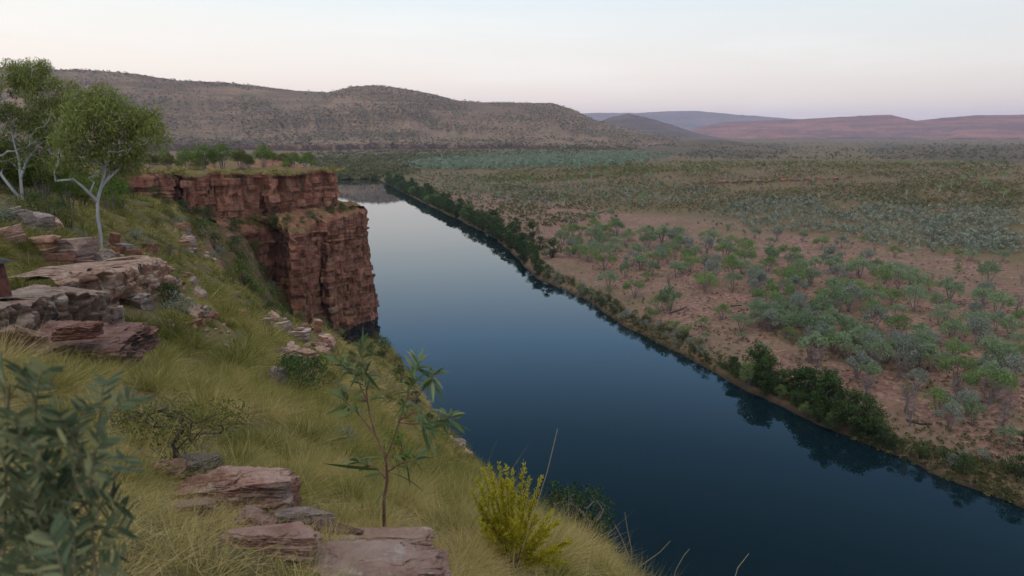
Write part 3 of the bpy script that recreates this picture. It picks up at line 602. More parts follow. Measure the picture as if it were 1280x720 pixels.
# hillside trees one can tell apart
HT = [plain_tree('hill_tree', 'greenleaf', 4.6, 4.4, 2, 41, nleaf=560, twigs=0, barkm='whitebark'), plain_tree('hill_tree', 'oliveleaf', 4.4, 4.6, 2, 42, nleaf=560, twigs=0, barkm='whitebark')]
for p in scatter([(560, 236), (640, 232), (760, 215), (1000, 205), (1280, 206), (1280, 250), (1000, 240), (900, 245), (760, 268), (640, 254)], 62, 9, T):
    i = RNG.integers(2); place(HT[i], p, RNG.uniform(.85, 1.45), fam='hilltree', colour=['bright green', 'olive'][i])
def mass(name, poly, n, size, m, fn, y0, y1, q=12, dens=None, sq=.75, flat=.0, lab=None, grp=None, soft=1.2):
    xs = [p[0] for p in poly]; ys = [p[1] for p in poly]; mb = MB(); got = 0; C = []; S = []
    Yg = np.geomspace(y0, y1, 420)
    for _ in range(n*6):
        if got >= n: break
        a, b_ = RNG.uniform(min(xs), max(xs)), RNG.uniform(min(ys), max(ys))
        if not inpoly(a+RNG.normal()*14, b_+RNG.normal()*soft, poly): continue
        r = ray(a, b_); P = r[None]*(Yg/r[1])[:, None]; be = P[:, 2] < fn(P[:, 0], P[:, 1]); k = int(np.argmax(be))
        if not be[k]: continue
        x, y = P[k, 0], P[k, 1]; x += RNG.normal()*size; y = RNG.uniform(P[max(k-1, 0), 1], y)
        if dens is not None and vnoise(x/dens, y/dens, 5) < RNG.uniform(.1, .6): continue
        C.append((x, y)); S.append(size*RNG.uniform(.6, 1.3)); got += 1
    C = np.array(C); S = np.array(S); z = fn(C[:, 0], C[:, 1]); c0 = np.stack([C[:, 0], C[:, 1], z+S*sq*.45], 1)
    d = unit(RNG.normal(size=(len(C), q, 3))); d[..., 2] = np.abs(d[..., 2])*1.1-.25
    c = c0[:, None]+d*(S[:, None]*np.array([.5, .5, .5*sq]))[:, None]*RNG.uniform(.55, 1, (len(C), q, 1))
    tn = np.clip(RNG.uniform(0, 1, len(C))[:, None]*.75+RNG.uniform(0, .3, (len(C), q)), 0, 1)
    leaves(mb, c.reshape(-1, 3), np.repeat(S, q)*.42, np.repeat(S, q)*.32, (0, 0, .5), tn.ravel())
    return tag(mb.obj(name, MAT[m]), lab, None, grp, 'stuff')
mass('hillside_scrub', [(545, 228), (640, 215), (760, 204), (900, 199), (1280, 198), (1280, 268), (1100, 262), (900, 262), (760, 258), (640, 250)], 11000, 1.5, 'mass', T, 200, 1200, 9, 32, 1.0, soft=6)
mass('ridge_woodland', [(560, 224), (700, 206), (850, 202), (1280, 197), (1280, 207), (1000, 211), (850, 214), (640, 230)], 2600, 2.3, 'greenmass', T, 300, 1200, 10, 40, .9)
mass('silver_scrub', [(985, 246), (1060, 250), (1150, 262), (1280, 262), (1280, 318), (1180, 312), (1100, 300), (960, 286), (870, 272), (900, 255)], 3000, 1.7, 'silvermass', T, 200, 900, 15, 11, 1.5, soft=7)
mass('silver_scrub', [(640, 236), (760, 228), (880, 232), (900, 250), (800, 256), (690, 250)], 700, 1.6, 'silvermass', T, 200, 900, 14, 9, 1.5, soft=6)
mass('plain_scrub', [(488, 210), (560, 214), (640, 230), (770, 262), (700, 286), (610, 264), (530, 238)], 1500, 1.9, 'mass', T, 200, 1200, 10, 25, .9, soft=4)
mass('plain_scrub', [(500, 212), (600, 222), (700, 250), (640, 262), (560, 240)], 450, 2.2, 'silvermass', T, 200, 1200, 12, 18, 1.2, soft=4)
mass('bank_grass', [(700, 352), (790, 402), (900, 460), (905, 470), (840, 438), (775, 407), (700, 359)], 700, .7, 'mass', T, 80, 500, 12)
mass('bank_grass', [(1090, 540), (1280, 590), (1280, 640), (1200, 603), (1130, 573), (1050, 545)], 500, .8, 'mass', T, 70, 400, 12)
mass('plain_tussocks', [(560, 250), (700, 268), (900, 290), (1280, 330), (1280, 600), (1100, 540), (1000, 480), (880, 440), (760, 380), (690, 320), (640, 285)], 2200, .75, 'mass', T, 90, 900, 9, 14)
mass('valley_woodland', [(490, 207), (560, 196), (640, 190), (800, 188), (840, 195), (760, 205), (640, 209), (560, 213)], 3600, 5.5, 'palemass', T, 500, 1900, 12, soft=2.5)
mass('far_shore_woodland', [(385, 214), (400, 200), (480, 196), (520, 204), (505, 216), (490, 222), (400, 226)], 1500, 5.5, 'mass', T, 400, 1400, 14, 40)
mass('far_shore_woodland', [(330, 196), (480, 189), (560, 189), (640, 186), (800, 183), (800, 188), (520, 200), (400, 205)], 1500, 7, 'mass', allhills, 700, 3000, 10, 60)
mass('long_hill_woodland', [(90, 86), (220, 98), (330, 106), (410, 112), (470, 104), (540, 115), (600, 125), (690, 126), (780, 158), (850, 172), (850, 184), (480, 186), (300, 186), (200, 180), (90, 150)], 13000, 6, 'hillmass', allhills, 1700, 3200, 6, 120)
mass('long_hill_woodland', [(0, 82), (110, 85), (220, 98), (280, 101.5), (370, 111), (410, 113), (440, 106), (470, 104), (500, 108), (540, 115), (600, 125.5), (690, 126.5), (715, 134), (740, 146), (740, 151), (690, 131), (600, 130), (500, 113), (470, 109), (410, 118), (280, 107), (110, 91), (0, 90)], 1300, 8, 'hillmass', allhills, 1700, 3200, 7)
mass('valley_scrub', [(800, 196), (900, 182), (1000, 178), (1280, 172), (1280, 200), (900, 200)], 1500, 5, 'hillmass', allhills, 800, 5200, 8, 90)
# clifftop and ledge growth
def onrim(c, t, inward, dz=0):
    p = c[int(t*(len(c)-1))]; return p+np.array([-.2*inward, inward, dz])
CT = [bush('clifftop_tree', 'brightleaf', 4.2, 4.6, 51, 1500, .06, 'greybark', low=.45), bush('clifftop_tree', 'oliveleaf', 3.6, 4.4, 52, 1500, .065, 'greybark', low=.4)]
for px, py, Y, s, i in [(212, 212, 165, .8, 1), (235, 209, 172, 1.0, 0), (255, 208, 178, 1.15, 0), (278, 208, 180, 1.2, 0), (300, 208, 186, 1.0, 1), (330, 210, 188, 1.1, 0), (190, 210, 160, .9, 1), (356, 210, 200, .75, 1), (168, 208, 165, 1.0, 0), (390, 212, 205, .5, 1), (245, 210, 162, .6, 1), (312, 210, 176, .6, 1)]:
    p = pix(px, py, Y); p[2] = -9.0-.012*(Y-150); place(CT[i], p, s*1.35, fam='clifftop', colour=['yellow-green', 'olive'][i])
for k in range(22):
    p = pix(RNG.uniform(190, 395), 209, RNG.uniform(168, 235)); p[2] = -9.2-.012*(p[1]-150); i = int(RNG.uniform() < .4); place(CT[i], p, RNG.uniform(.55, 1.3), fam='clifftop', colour=['yellow-green', 'olive'][i])
GB = [bush('cliff_shrub', 'oliveleaf', 2.2, 2.8, 53, 600, .075), bush('cliff_shrub', 'darkleaf', 2.4, 2.6, 54, 600, .075), bush('cliff_shrub', 'silverleaf', 1.8, 2.4, 55, 600, .075), bush('cliff_shrub', 'brightleaf', 2.4, 2.8, 56, 600, .07)]
for k in range(44):
    t = RNG.uniform(.02, .97); a = LEDGE[0][int(t*(len(LEDGE[0])-1))]; b_ = LEDGE[1][int(t*(len(LEDGE[1])-1))]; f = RNG.uniform(.15, .8)
    p = a*(1-f)+b_*f; i = RNG.integers(3); place(GB[i], p, RNG.uniform(.45, 1.1), fam='ledge', colour=['olive', 'dark green', 'silvery'][i])
place(GB[3], LEDGE[0][int(.93*(len(LEDGE[0])-1))]*.6+LEDGE[1][int(.93*(len(LEDGE[1])-1))]*.4, .8, fam='ledge', colour='bright green')
for px, py, s, i in [(192, 250, .9, 1), (205, 262, .9, 0), (230, 268, 1.1, 1), (245, 280, 1.2, 1), (258, 262, .9, 0), (262, 292, 1.2, 1), (275, 305, 1.0, 0), (285, 322, 1.2, 3), (300, 335, 1.2, 3), (292, 345, 1.0, 3), (178, 242, .9, 3), (165, 248, .8, 0), (270, 325, .9, 2),
                     (238, 296, 1.1, 0), (252, 300, 1.2, 1), (268, 312, 1.2, 1), (282, 308, 1.1, 0), (300, 318, 1.1, 1), (305, 345, 1.1, 3), (290, 355, 1, 0), (310, 360, .9, 1), (222, 285, .9, 2), (215, 274, .8, 0), (290, 300, 1, 2), (246, 285, 1.1, 0), (340, 398, .9, 1), (355, 400, .9, 1), (372, 404, .9, 0), (388, 406, 1, 1), (415, 412, 1, 1), (430, 412, 1, 0), (442, 414, .9, 1), (402, 405, .8, 2),
                     (455, 425, 1, 1), (470, 430, .9, 0), (480, 445, 1, 1), (462, 448, .9, 1), (495, 460, .9, 0), (500, 480, 1, 1), (470, 480, .7, 2), (520, 505, .8, 1), (505, 520, .7, 0), (450, 470, .8, 1), (540, 530, .6, 1), (485, 505, .7, 0), (440, 455, .7, 1)]:
    p = hit(px, py, G, 20, 180)
    if p is not None: place(GB[i], p-np.array([0, 0, .1]), s*RNG.uniform(.85, 1.1)*min(1, max(.3, p[1]/80)), fam='gully', colour=['olive', 'dark green', 'silvery', 'bright green'][i])
for k in range(80):
    s, f = RNG.uniform(.06, .95), RNG.uniform(.0, .95)**1.2; a, b_ = [np.array([np.interp(s*11, np.arange(12), Q[:, c]) for c in range(3)]) for Q in (TA, TB)]
    p = a*(1-f)+b_*f; i = [0, 1, 1, 2, 0, 1, 3][RNG.integers(7)]; place(GB[i], p+np.array([0, -1, -.2]), RNG.uniform(.8, 2.0), fam='gully', colour=['olive', 'dark green', 'silvery', 'bright green'][i])
p = pix(302, 345, 118); place(GB[3], p+np.array([0, 0, -1.5]), 2.0, fam='gully', colour='bright green')
for k in range(34):
    p = hit(RNG.uniform(-10, 142), RNG.uniform(218, 262), G, 45, 180)
    if p is not None: i = RNG.integers(2); place(CT[i], p-np.array([0, 0, .2]), RNG.uniform(.4, .95), fam='rise', colour=['yellow-green', 'olive'][i])
# --- white-barked gums on the slope
def gum(loc, trunk, crown, seed, nl, label, rt):
    t = thing('white_gum_tree', loc); mb = MB(); cb = MB(); tops = []
    for c, r, n in crown:
        for k in range(n): tops.append(blob(c, np.array(r)*.85, 1, .1)[0])
    for k, tr in enumerate(trunk):
        ch = grow(tr, [q for i, q in enumerate(tops) if i % len(trunk) == k], rt, .2, .42, .35, 1.3); tubes(mb, ch, 8)
    for q in tops:
        s = RNG.uniform(.7, 1.2); c = blob(q, (.6*s, .6*s, .5*s), nl//len(tops), .05); leaves(cb, c, .2, .04, (0, 0, -.75))
    mb.obj('trunk', MAT['whitebark'], t, smooth=True); cb.obj('crown', MAT['gumleaf'], t); return tag(t, label, 'tree', 'white-barked gums on the slope')
p = hit(125, 314, G, 20, 60); S = p[1]/853.33*1.03
def rel(px, py, dy, base): q = pix(px, py, base[1]+dy); return q-base
tr = [[rel(x, y, d, p) for x, y, d in [(127, 318, 0), (126, 295, 0), (122, 270, .0), (122, 250, .1), (127, 232, .1), (131, 215, .1), (122, 200, .2), (119, 180, .2)]],
      [rel(x, y, d, p) for x, y, d in [(122, 252, .1), (112, 242, -.3), (102, 232, -.6), (92, 224, -.8), (72, 226, -1.0)]],
      [rel(x, y, d, p) for x, y, d in [(126, 234, .1), (136, 222, .3), (148, 212, .6), (160, 196, .8)]]]
cr = [(rel(130, 150, .3, p), (1.9, 1.6, 1.15), 32), (rel(160, 180, .6, p), (1.5, 1.4, 1.3), 24), (rel(95, 175, -.6, p), (1.2, 1.2, 1.5), 20), (rel(140, 205, .9, p), (1.6, 1.0, .5), 9), (rel(180, 150, .5, p), (.8, 1, .7), 7), (rel(85, 210, -.9, p), (.8, .9, .8), 6), (rel(120, 125, 0, p), (1.3, 1.2, .6), 11), (rel(188, 165, .4, p), (.8, .9, .8), 8), (rel(110, 145, 0, p), (1.2, 1.2, .8), 10)]
gum(p, tr, cr, 61, 20500, 'white-trunked gum tree with forked limbs standing on rubble, right of the twin-trunked gum', .0115)
p = hit(28, 250, G, 25, 80)
tr = [[rel(x, y, d, p) for x, y, d in [(28, 252, 0), (26, 225, 0), (24, 200, .1), (18, 180, .1), (14, 160, .2)]],
      [rel(x, y, d, p) for x, y, d in [(27, 250, 0), (18, 240, -.3), (4, 222, -.6), (-8, 205, -.8)]],
      [rel(x, y, d, p) for x, y, d in [(26, 222, 0), (34, 200, .3), (48, 182, .5), (62, 172, .8)]]]
cr = [(rel(20, 120, .3, p), (2.8, 2, 2.0), 44), (rel(65, 150, .6, p), (2.1, 1.8, 2.1), 34), (rel(-25, 150, -.5, p), (2.2, 2, 2.2), 22), (rel(30, 170, .9, p), (2.2, 1.5, 1.6), 20), (rel(50, 200, .4, p), (1.6, 1.4, 1.2), 12), (rel(5, 205, .8, p), (1.5, 1.4, 1.1), 10), (rel(25, 85, .2, p), (1.8, 1.5, .6), 11), (rel(75, 115, .5, p), (1.0, 1, 1.0), 9), (rel(92, 135, .9, p), (1.2, 1, 1.1), 9), (rel(40, 100, .3, p), (1.6, 1.4, .9), 12)]
gum(p, tr, cr, 62, 34000, 'tall spreading gum tree with two pale trunks, left of the white-trunked gum', .0125)
# saplings and bushes among the slope grass
SB = [bush('slope_shrub', 'oliveleaf', 1.1, 1.3, 71, 700, .07), bush('slope_shrub', 'silverleaf', 1.0, 1.2, 72, 700, .07), bush('slope_shrub', 'brightleaf', 1.3, 1.2, 73, 700, .07), bush('slope_shrub', 'darkleaf', 1.1, 1.2, 74, 800, .065)]
for px, py, s, i in [(152, 262, 1.6, 2), (45, 275, 1.3, 3), (60, 268, 1.2, 0), (75, 278, 1.3, 3), (10, 285, 1.2, 1), (88, 285, 1.1, 0), (170, 300, 1.0, 1), (195, 288, 1.2, 0), (185, 312, 1.0, 1), (210, 388, .8, 3), (215, 375, .7, 0), (225, 395, .7, 1), (110, 262, 1.2, 0), (75, 252, 1.2, 1), (365, 482, .9, 3), (388, 492, 1.1, 3), (410, 488, .9, 0), (372, 498, .9, 3), (402, 470, .9, 2), (425, 500, .7, 1), (450, 530, .6, 1), (500, 590, .5, 2), (545, 545, .6, 2), (560, 560, .6, 0), (212, 320, .9, 0), (235, 318, .9, 1), (98, 300, .8, 1), (430, 560, .4, 1), (345, 330, .1, 0)]:
    if s < .2: continue
    p = hitg(px, py); place(SB[i], p-np.array([0, 0, .05]), s*RNG.uniform(.9, 1.1), fam='slope', colour=['olive', 'silvery', 'bright green', 'dark green'][i])
# bush hanging over the brow, twiggy dark bush by the slab
def brush(name, base, tips, nl, ll, lw, leafm, barkm, rt, spread, label, cat):
    t = thing(name, base); mb = MB(); cb = MB(); tips = [q-base for q in tips]
    tr = [(0, 0, -.05), unit(np.mean(tips, 0))*.12, np.mean(tips, 0)*.45]
    tubes(mb, grow(tr, tips, rt, .25), 5)
    for q in tips: leaves(cb, blob(q, spread, nl//len(tips), .05), ll, lw, (0, 0, .3))
    mb.obj('stems', MAT[barkm], t); cb.obj('foliage', MAT[leafm], t); return tag(t, label, cat)
b0 = hitg(222, 592); Y = b0[1]
brush('twiggy_bush', b0, [pix(220+RNG.normal()*42, 512+abs(RNG.normal())*22, Y+RNG.normal()*.35) for _ in range(34)]+[pix(290, 518, Y), pix(170, 520, Y), pix(300, 525, Y+.1)], 2600, .03, .01, 'oliveleaf', 'darkbark', .003, .12, 'low twiggy bush with black stems and olive leaves behind the red boulder', 'bush')
b0 = pix(716, 706, 10.5)
brush('overhanging_tree', b0, [pix(x+RNG.normal()*9, y+RNG.normal()*8, 10.5+RNG.normal()*.3) for x, y in [(690, 625), (702, 612), (715, 618), (728, 622), (700, 640), (680, 640), (745, 640), (752, 650), (738, 655), (748, 665), (725, 672), (735, 685), (712, 660), (755, 680), (722, 640), (690, 655), (742, 700), (728, 700)]*2], 2600, .07, .035, 'darkleaf', 'greybark', .012, .2, 'small dark-leaved tree clinging to the brow above the water, right of the yellow bush', 'tree')
# eucalypt sapling with long leaves
t = thing('eucalypt_sapling', pix(482, 672, 3.45)); Y0 = 3.45; B0 = np.array(t.location); mb = MB(); cb = MB()
def R2(px, py, d=0): return pix(px, py, Y0+d)-B0
stem = [R2(*q) for q in [(481, 676), (480, 650), (480, 625), (484, 600), (483, 580), (480, 566)]]
br = [[(480, 566), (470, 545, .05), (462, 520, .1), (458, 490, .1), (455, 460, .1), (452, 435, .1)], [(483, 572), (492, 548, -.05), (500, 525, -.08), (508, 500, -.1), (515, 478, -.1), (522, 455, -.1)], [(500, 528), (518, 530), (540, 528, .05), (562, 522, .05)], [(484, 600), (470, 585, .05), (450, 578, .05)], [(508, 500, -.1), (525, 492, -.12), (542, 470, -.12)], [(460, 505, .1), (445, 470, .12), (425, 455, .12)], [(500, 525, -.08), (520, 515, -.12), (532, 540, -.12)], [(484, 590), (500, 580), (520, 575)], [(470, 545), (450, 520), (430, 500)]]
tube(mb, stem, [.0105, .0095, .009, .008, .007, .006], 7)
lb, lv, ll = [], [], []
for q in br:
    P = np.array([R2(*k) for k in q]); tube(mb, P, np.linspace(.0055, .0018, len(P)), 5)
    for k in range(len(P)*(6 if q[0][1] < 590 else 3)):
        f = RNG.uniform(.3, 1)**.6*(len(P)-1); i = min(int(f), len(P)-2); c = P[i]*(1-f+i)+P[i+1]*(f-i)
        lb.append(c); d = unit(P[-1]-P[0])*.5+RNG.normal(size=3)*.6+np.array([0, 0, .1]); lv.append(d); ll.append(RNG.uniform(.055, .125))
    for k in range(5): lb.append(P[-1]); lv.append(unit(P[-1]-P[-2])*.7+RNG.normal(size=3)*.5+np.array([0, 0, .2])); ll.append(RNG.uniform(.06, .12))
for (ax, ay), (bx, by) in [((482, 588), (414, 582)), ((484, 584), (520, 577)), ((484, 590), (530, 601)), ((480, 592), (456, 594)), ((479, 572), (456, 569)), ((515, 530), (580, 521)), ((455, 440), (452, 408)), ((520, 460), (514, 430)), ((484, 610), (470, 625))]:
    lb.append(R2(ax, ay)); lv.append(R2(bx, by)-R2(ax, ay)); ll.append(np.linalg.norm(R2(bx, by)-R2(ax, ay)))
lb, lv, ll = np.array(lb), np.array(lv), np.array(ll); st = lb; off = unit(lv)*(ll*.22)[:, None]
strips(cb, lb+off*.6, lv, ll, np.minimum(ll*.19+.003, .019), np.stack([RNG.normal(size=len(ll))*.12, RNG.normal(size=len(ll))*.12, -RNG.uniform(.05, .5, len(ll))], 1), 6, 'leaf')
strips(mb, lb, lv, ll*.2, .003, np.zeros((len(ll), 3)), 1)
mb.obj('trunk', MAT['redstem'], t, smooth=True); cb.obj('foliage', MAT['sapleaf'], t); tag(t, 'slender sapling with a reddish stem and long hanging leaves behind the pale slab', 'sapling')
# yellow feathery bush
t = thing('feathery_bush', pix(640, 722, 3.9)); B0 = np.array(t.location); Y0 = 3.9; mb = MB(); cb = MB()
tips = [(604, 588), (612, 583), (624, 580), (633, 584), (641, 590), (655, 582), (661, 600), (676, 598), (596, 600), (590, 615), (640, 606), (690, 640), (698, 652), (712, 676), (700, 690), (708, 705), (585, 690), (600, 655), (625, 610), (655, 640), (670, 645), (684, 668), (618, 640), (640, 650), (660, 680), (600, 630), (676, 700), (612, 680)]
L_, D_ = [], []
for x, y in tips:
    a = R2(640+(x-640)*.12, 712+RNG.uniform(-4, 8)); e = R2(x, y, RNG.normal()*.12); n = 26; tt = np.linspace(0, 1, n)[:, None]
    P = a*(1-tt)+e*tt+np.array([0, 0, .06])*np.sin(tt*3.1)*RNG.uniform(.2, 1); tube(mb, P[::3], np.linspace(.004, .0012, len(P[::3])), 4)
    ax = unit(e-a)
    for k in range(int(n*.25), n):
        tw = .3*(1-k/n)*.16
        for m_ in range(13): L_.append(P[k]+RNG.normal(size=3)*(.004+tw*.3)); D_.append(ax*.9+RNG.normal(size=3)*.45)
    for k in range(10):
        f = RNG.uniform(.2, .85); c = P[int(f*(n-1))]; d = unit(ax+RNG.normal(size=3)*.45); l = RNG.uniform(.05, .13)*(1.1-f*.6)
        tube(mb, [c, c+d*l], [.0016, .0008], 3)
        for m_ in range(34): L_.append(c+d*l*RNG.uniform(.1, 1)+RNG.normal(size=3)*.003); D_.append(d*.9+RNG.normal(size=3)*.45)
L_, D_ = np.array(L_), np.array(D_); strips(cb, L_, D_, RNG.uniform(.014, .028, len(L_)), .007, np.zeros((len(L_), 3)), 2, 'leaf')
mb.obj('stems', MAT['redstem'], t); cb.obj('foliage', MAT['yellowleaf'], t); tag(t, 'bright yellow feathery bush at the edge of the slope over the river', 'bush')
# blue-green pinnate plant close to the lens
t = thing('pinnate_shrub', pix(45, 900, 1.0)); B0 = np.array(t.location); Y0 = .98; mb = MB(); cb = MB(); lb, lv, ll, sd = [], [], [], []
def frond(a, e, nl, L):
    n = nl; tt = np.linspace(0, 1, n)[:, None]; P = a*(1-tt)+e*tt+np.array([0, 0, .02])*np.sin(tt*3.14); tube(mb, P, np.linspace(.0016, .0007, n), 4)
    ax = unit(e-a); up = unit(np.cross(ax, np.array([RNG.normal()*.3, 1, RNG.normal()*.3])))
    for k in range(1, n):
        for s in (-1, 1):
            lb.append(P[k]); lv.append(up*s*1.0+ax*.75+RNG.normal(size=3)*.12); ll.append(L*RNG.uniform(.8, 1.1)*(1-.35*abs(k/n-.5)))
            sd.append(unit(ax*.8+RNG.normal(size=3)*.25))
stems = [[(150, 905), (118, 700), (112, 620), (122, 540), (128, 500)], [(20, 905), (30, 720), (40, 600), (45, 500)], [(60, 905), (75, 720), (95, 640), (150, 590)], [(0, 905), (5, 680), (8, 560), (12, 480)], [(100, 905), (60, 700), (30, 640), (-20, 600)], [(120, 905), (130, 760), (150, 700)], [(40, 905), (50, 740), (60, 690), (90, 650)]]
for k, q in enumerate(stems):
    d = RNG.normal()*.06; P = np.array([R2(x, y, d) for x, y in q]); tube(mb, P, np.linspace(.0026, .0014, len(P)), 6)
fr = [((118, 615), (172, 590)), ((122, 640), (160, 640)), ((112, 600), (72, 520)), ((125, 545), (172, 500)), ((126, 520), (135, 478)), ((45, 520), (60, 462)), ((45, 510), (28, 465)), ((40, 560), (82, 515)), ((38, 600), (80, 590)), ((30, 660), (85, 640)), ((8, 520), (2, 455)), ((5, 600), (40, 560)), ((8, 640), (-20, 600)), ((50, 720), (110, 690)), ((20, 720), (60, 700)), ((118, 690), (158, 665)), ((75, 700), (120, 660)), ((10, 700), (45, 650)), ((110, 640), (75, 600)), ((0, 740), (30, 715)), ((60, 690), (20, 660)), ((118, 640), (90, 585)), ((12, 500), (50, 480)), ((122, 720), (150, 715)), ((70, 660), (110, 610)), ((40, 640), (0, 610)), ((95, 560), (110, 510))]
for k in range(84):
    a = (RNG.uniform(-40, 122), RNG.uniform(560, 770)); q = RNG.normal()*.8-.1; l = RNG.uniform(40, 68); fr.append((a, (a[0]+math.sin(q)*l, a[1]-math.cos(q)*l)))
for a, e in fr:
    d = RNG.normal()*.09; frond(R2(*a, d), R2(*e, d+RNG.normal()*.05), 10, .033)
lb, lv, ll, sd = map(np.array, (lb, lv, ll, sd)); strips(cb, lb, lv, ll, .0082, RNG.normal(size=lb.shape)*.08, 6, 'leaf', side=sd)
mb.obj('stems', MAT['greenstem'], t); cb.obj('foliage', MAT['pinnate'], t); tag(t, 'out of focus blue-green shrub with pinnate leaves closest to the viewer', 'shrub')
# dry stalks
for pts, r, lab in [([(652, 690), (668, 640), (684, 590), (697, 536)], .0032, 'tallest dry grass stalk, leaning right beside the yellow bush'),
                    ([(788, 728), (790, 690), (784, 660), (781, 640)], .002, 'thin dry stalk at the water view, right of the overhanging tree'),
                    ([(785, 735), (788, 700), (776, 670), (768, 655)], .002, 'thin dry stalk curving left at the lower edge of the view'),
                    ([(778, 735), (800, 708), (825, 690), (838, 676)], .002, 'thin dry stalk leaning far right over the water'),
                    ([(838, 735), (845, 712), (855, 694), (862, 686)], .002, 'short dry stalk over dark water, left of the rightmost stalks'),
                    ([(915, 735), (922, 710), (936, 692)], .003, 'pale dead stalk tip, rightmost above the lower edge'),
                    ([(735, 730), (740, 690), (742, 660)], .002, 'dry stalk in front of the overhanging dark tree'),
                    ([(455, 720), (500, 660), (530, 610), (533, 603)], .0022, 'straw-coloured stalk leaning across the sapling stem'),
                    ([(385, 600), (360, 540), (352, 515)], .002, 'straw-coloured stalk bending left above the red boulder')]:
    mb = MB(); Y = 3.6; P = [pix(x, y, Y+.02*i) for i, (x, y) in enumerate(pts)]; tube(mb, P, np.linspace(r, r*.5, len(P)), 5)
    o = mb.obj('dry_stalk', MAT['straw']); tag(o, lab, 'stalk', 'dry grass stalks near the viewer')
# fallen and drifting timber
def log(name, pts, r, lab, cat, m='greybark', fn=T, knots=()):
    P = []
    for q in pts:
        p = hitt(*q) if fn is T else hitg(*q); P.append(p+np.array([0, 0, r*.8]))
    mb = MB(); P = np.array(P); tube(mb, P, np.linspace(r, r*.55, len(P)), 7)
    for f, dv in knots: c = P[0]*(1-f)+P[-1]*f; tube(mb, [c, c+np.array(dv)*.5, c+np.array(dv)+np.array([.05, 0, .1])], [r*.5, r*.4, r*.25], 5)
    tag(mb.obj(name, MAT[m]), lab, cat)
log('fallen_log', [(837, 392), (846, 389), (858, 384)], .22, 'long dark fallen log lying on the stony plain below a small tree', 'log', 'darkbark', knots=[(.6, (.3, .3, .5))])
log('fallen_log', [(914, 383), (927, 382)], .22, 'short dark fallen log near the pale grove', 'log', 'darkbark')
log('fallen_log', [(1133, 527), (1150, 530), (1165, 530)], .2, 'dark fallen tree trunk between the bare trees and the riverbank', 'log', 'darkbark', knots=[(.4, (.5, .4, .4)), (.7, (-.5, .3, .3))])
log('dead_branch', [(596, 662), (575, 657), (558, 652)], .022, 'pale dead branch lying in the slope grass left of the yellow bush', 'branch', 'deadwood', G, knots=[(.5, (.1, .1, .08))])
mb = MB(); a = onwater(626, 323)+np.array([0, 0, .1]); b_ = onwater(637, 326)+np.array([0, 0, .25]); tube(mb, [a, (a+b_)/2+np.array([0, 0, .15]), b_], [.25, .3, .15], 6); tube(mb, [(a+b_)/2, (a+b_)/2+np.array([-.5, .2, .8])], [.15, .08], 5)
tag(mb.obj('river_snag', MAT['darkbark']), 'dark snag of driftwood breaking the water surface near the far bank', 'snag')
mb = MB()
for k in range(26):
    p = bankpoint(RNG.uniform(upx(1180, 600), upx(1090, 560)), RNG.uniform(.6, 2.4)); d = unit(RNG.normal(size=3)*np.array([1, 1, .35])); tube(mb, [p, p+d*1+np.array([0, 0, .25]), p+d*RNG.uniform(1.4, 2.4)+np.array([0, 0, .15])], [.05, .04, .02], 4)
tag(mb.obj('driftwood', MAT['deadwood']), 'tangle of bleached driftwood branches on the near riverbank', 'driftwood')
# ------------------------------------------------------------------ rocks
def rockmesh(seed, cuts=14, strata=True, ncut=15, depth=(.55, .95)):
    rg = np.random.default_rng(seed); bm = bmesh.new(); bmesh.ops.create_cube(bm, size=1.0)
    bmesh.ops.subdivide_edges(bm, edges=bm.edges[:], cuts=cuts, use_grid_fill=True)
    V = np.array([v.co for v in bm.verts]); V = V*(1+.0*V)
    for k in range(ncut):
        n = unit(rg.normal(size=3)*np.array([1, 1, .55])); d = rg.uniform(*depth)*.5*np.abs(n).sum()*.98; s = V@n-d; V -= np.maximum(s, 0)[:, None]*n
    if strata:
        for zc in rg.uniform(-.4, .4, 3): V[:, :2] *= (1-rg.uniform(.02, .05)*np.exp(-((V[:, 2]+.05*V[:, 0]-zc)/.035)**2))[:, None]
        st = np.floor((V[:, 2]+.5)*4+rg.uniform()); V[:, 0] += (_h(st, st*0, seed)-.5)*.07; V[:, 1] += (_h(st, st*0+3, seed)-.5)*.07
    nz = np.stack([fbm(V[:, (k+1) % 3]*5+V[:, k]*3, V[:, (k+2) % 3]*5+k*7, seed+k, 4) for k in range(3)], 1); V += nz*.04
    if cuts > 30:
        n = unit(V*np.array([1, 1, 1])); q = fbm(V[:, 0]*4+V[:, 2]*3, V[:, 1]*4-V[:, 2]*5, seed+50, 5); V -= n*(.055*sstep(.1, .14, q)+.05*sstep(.3, .33, q)+.05*np.exp(-(np.abs(fbm(V[:, 0]*2+3*V[:, 2], V[:, 1]*2, seed+57, 3))/.035)**2))[:, None]
        V += n*(.03*fbm(V[:, 0]*17+V[:, 2]*9, V[:, 1]*17+V[:, 2]*13, seed+53, 4))[:, None]; V[:, 2] += .07*fbm(V[:, 0]*2.2, V[:, 1]*2.2, seed+54, 3)
    for v, c in zip(bm.verts, V): v.co = c
    me = bpy.data.meshes.new('rock'); bm.to_mesh(me); bm.free(); me.polygons.foreach_set('use_smooth', np.ones(len(me.polygons), bool)); me.set_sharp_from_angle(angle=math.radians(28)); return me
RM = {k: [] for k in ('rock', 'red', 'orange', 'grey', 'pink')}
for k in RM:
    for s in range(5): me = rockmesh(400+s*7+len(k)*31, cuts=18); me.materials.append(MAT[k]); RM[k].append(me)
BM = {}
for k in RM:
    BM[k] = []
    for s in range(4): me = rockmesh(700+s*5+len(k)*37, cuts=20, ncut=10, depth=(.68, 1.0)); me.materials.append(MAT[k]); BM[k].append(me)
ROCKS = []; GRASSFREE = []
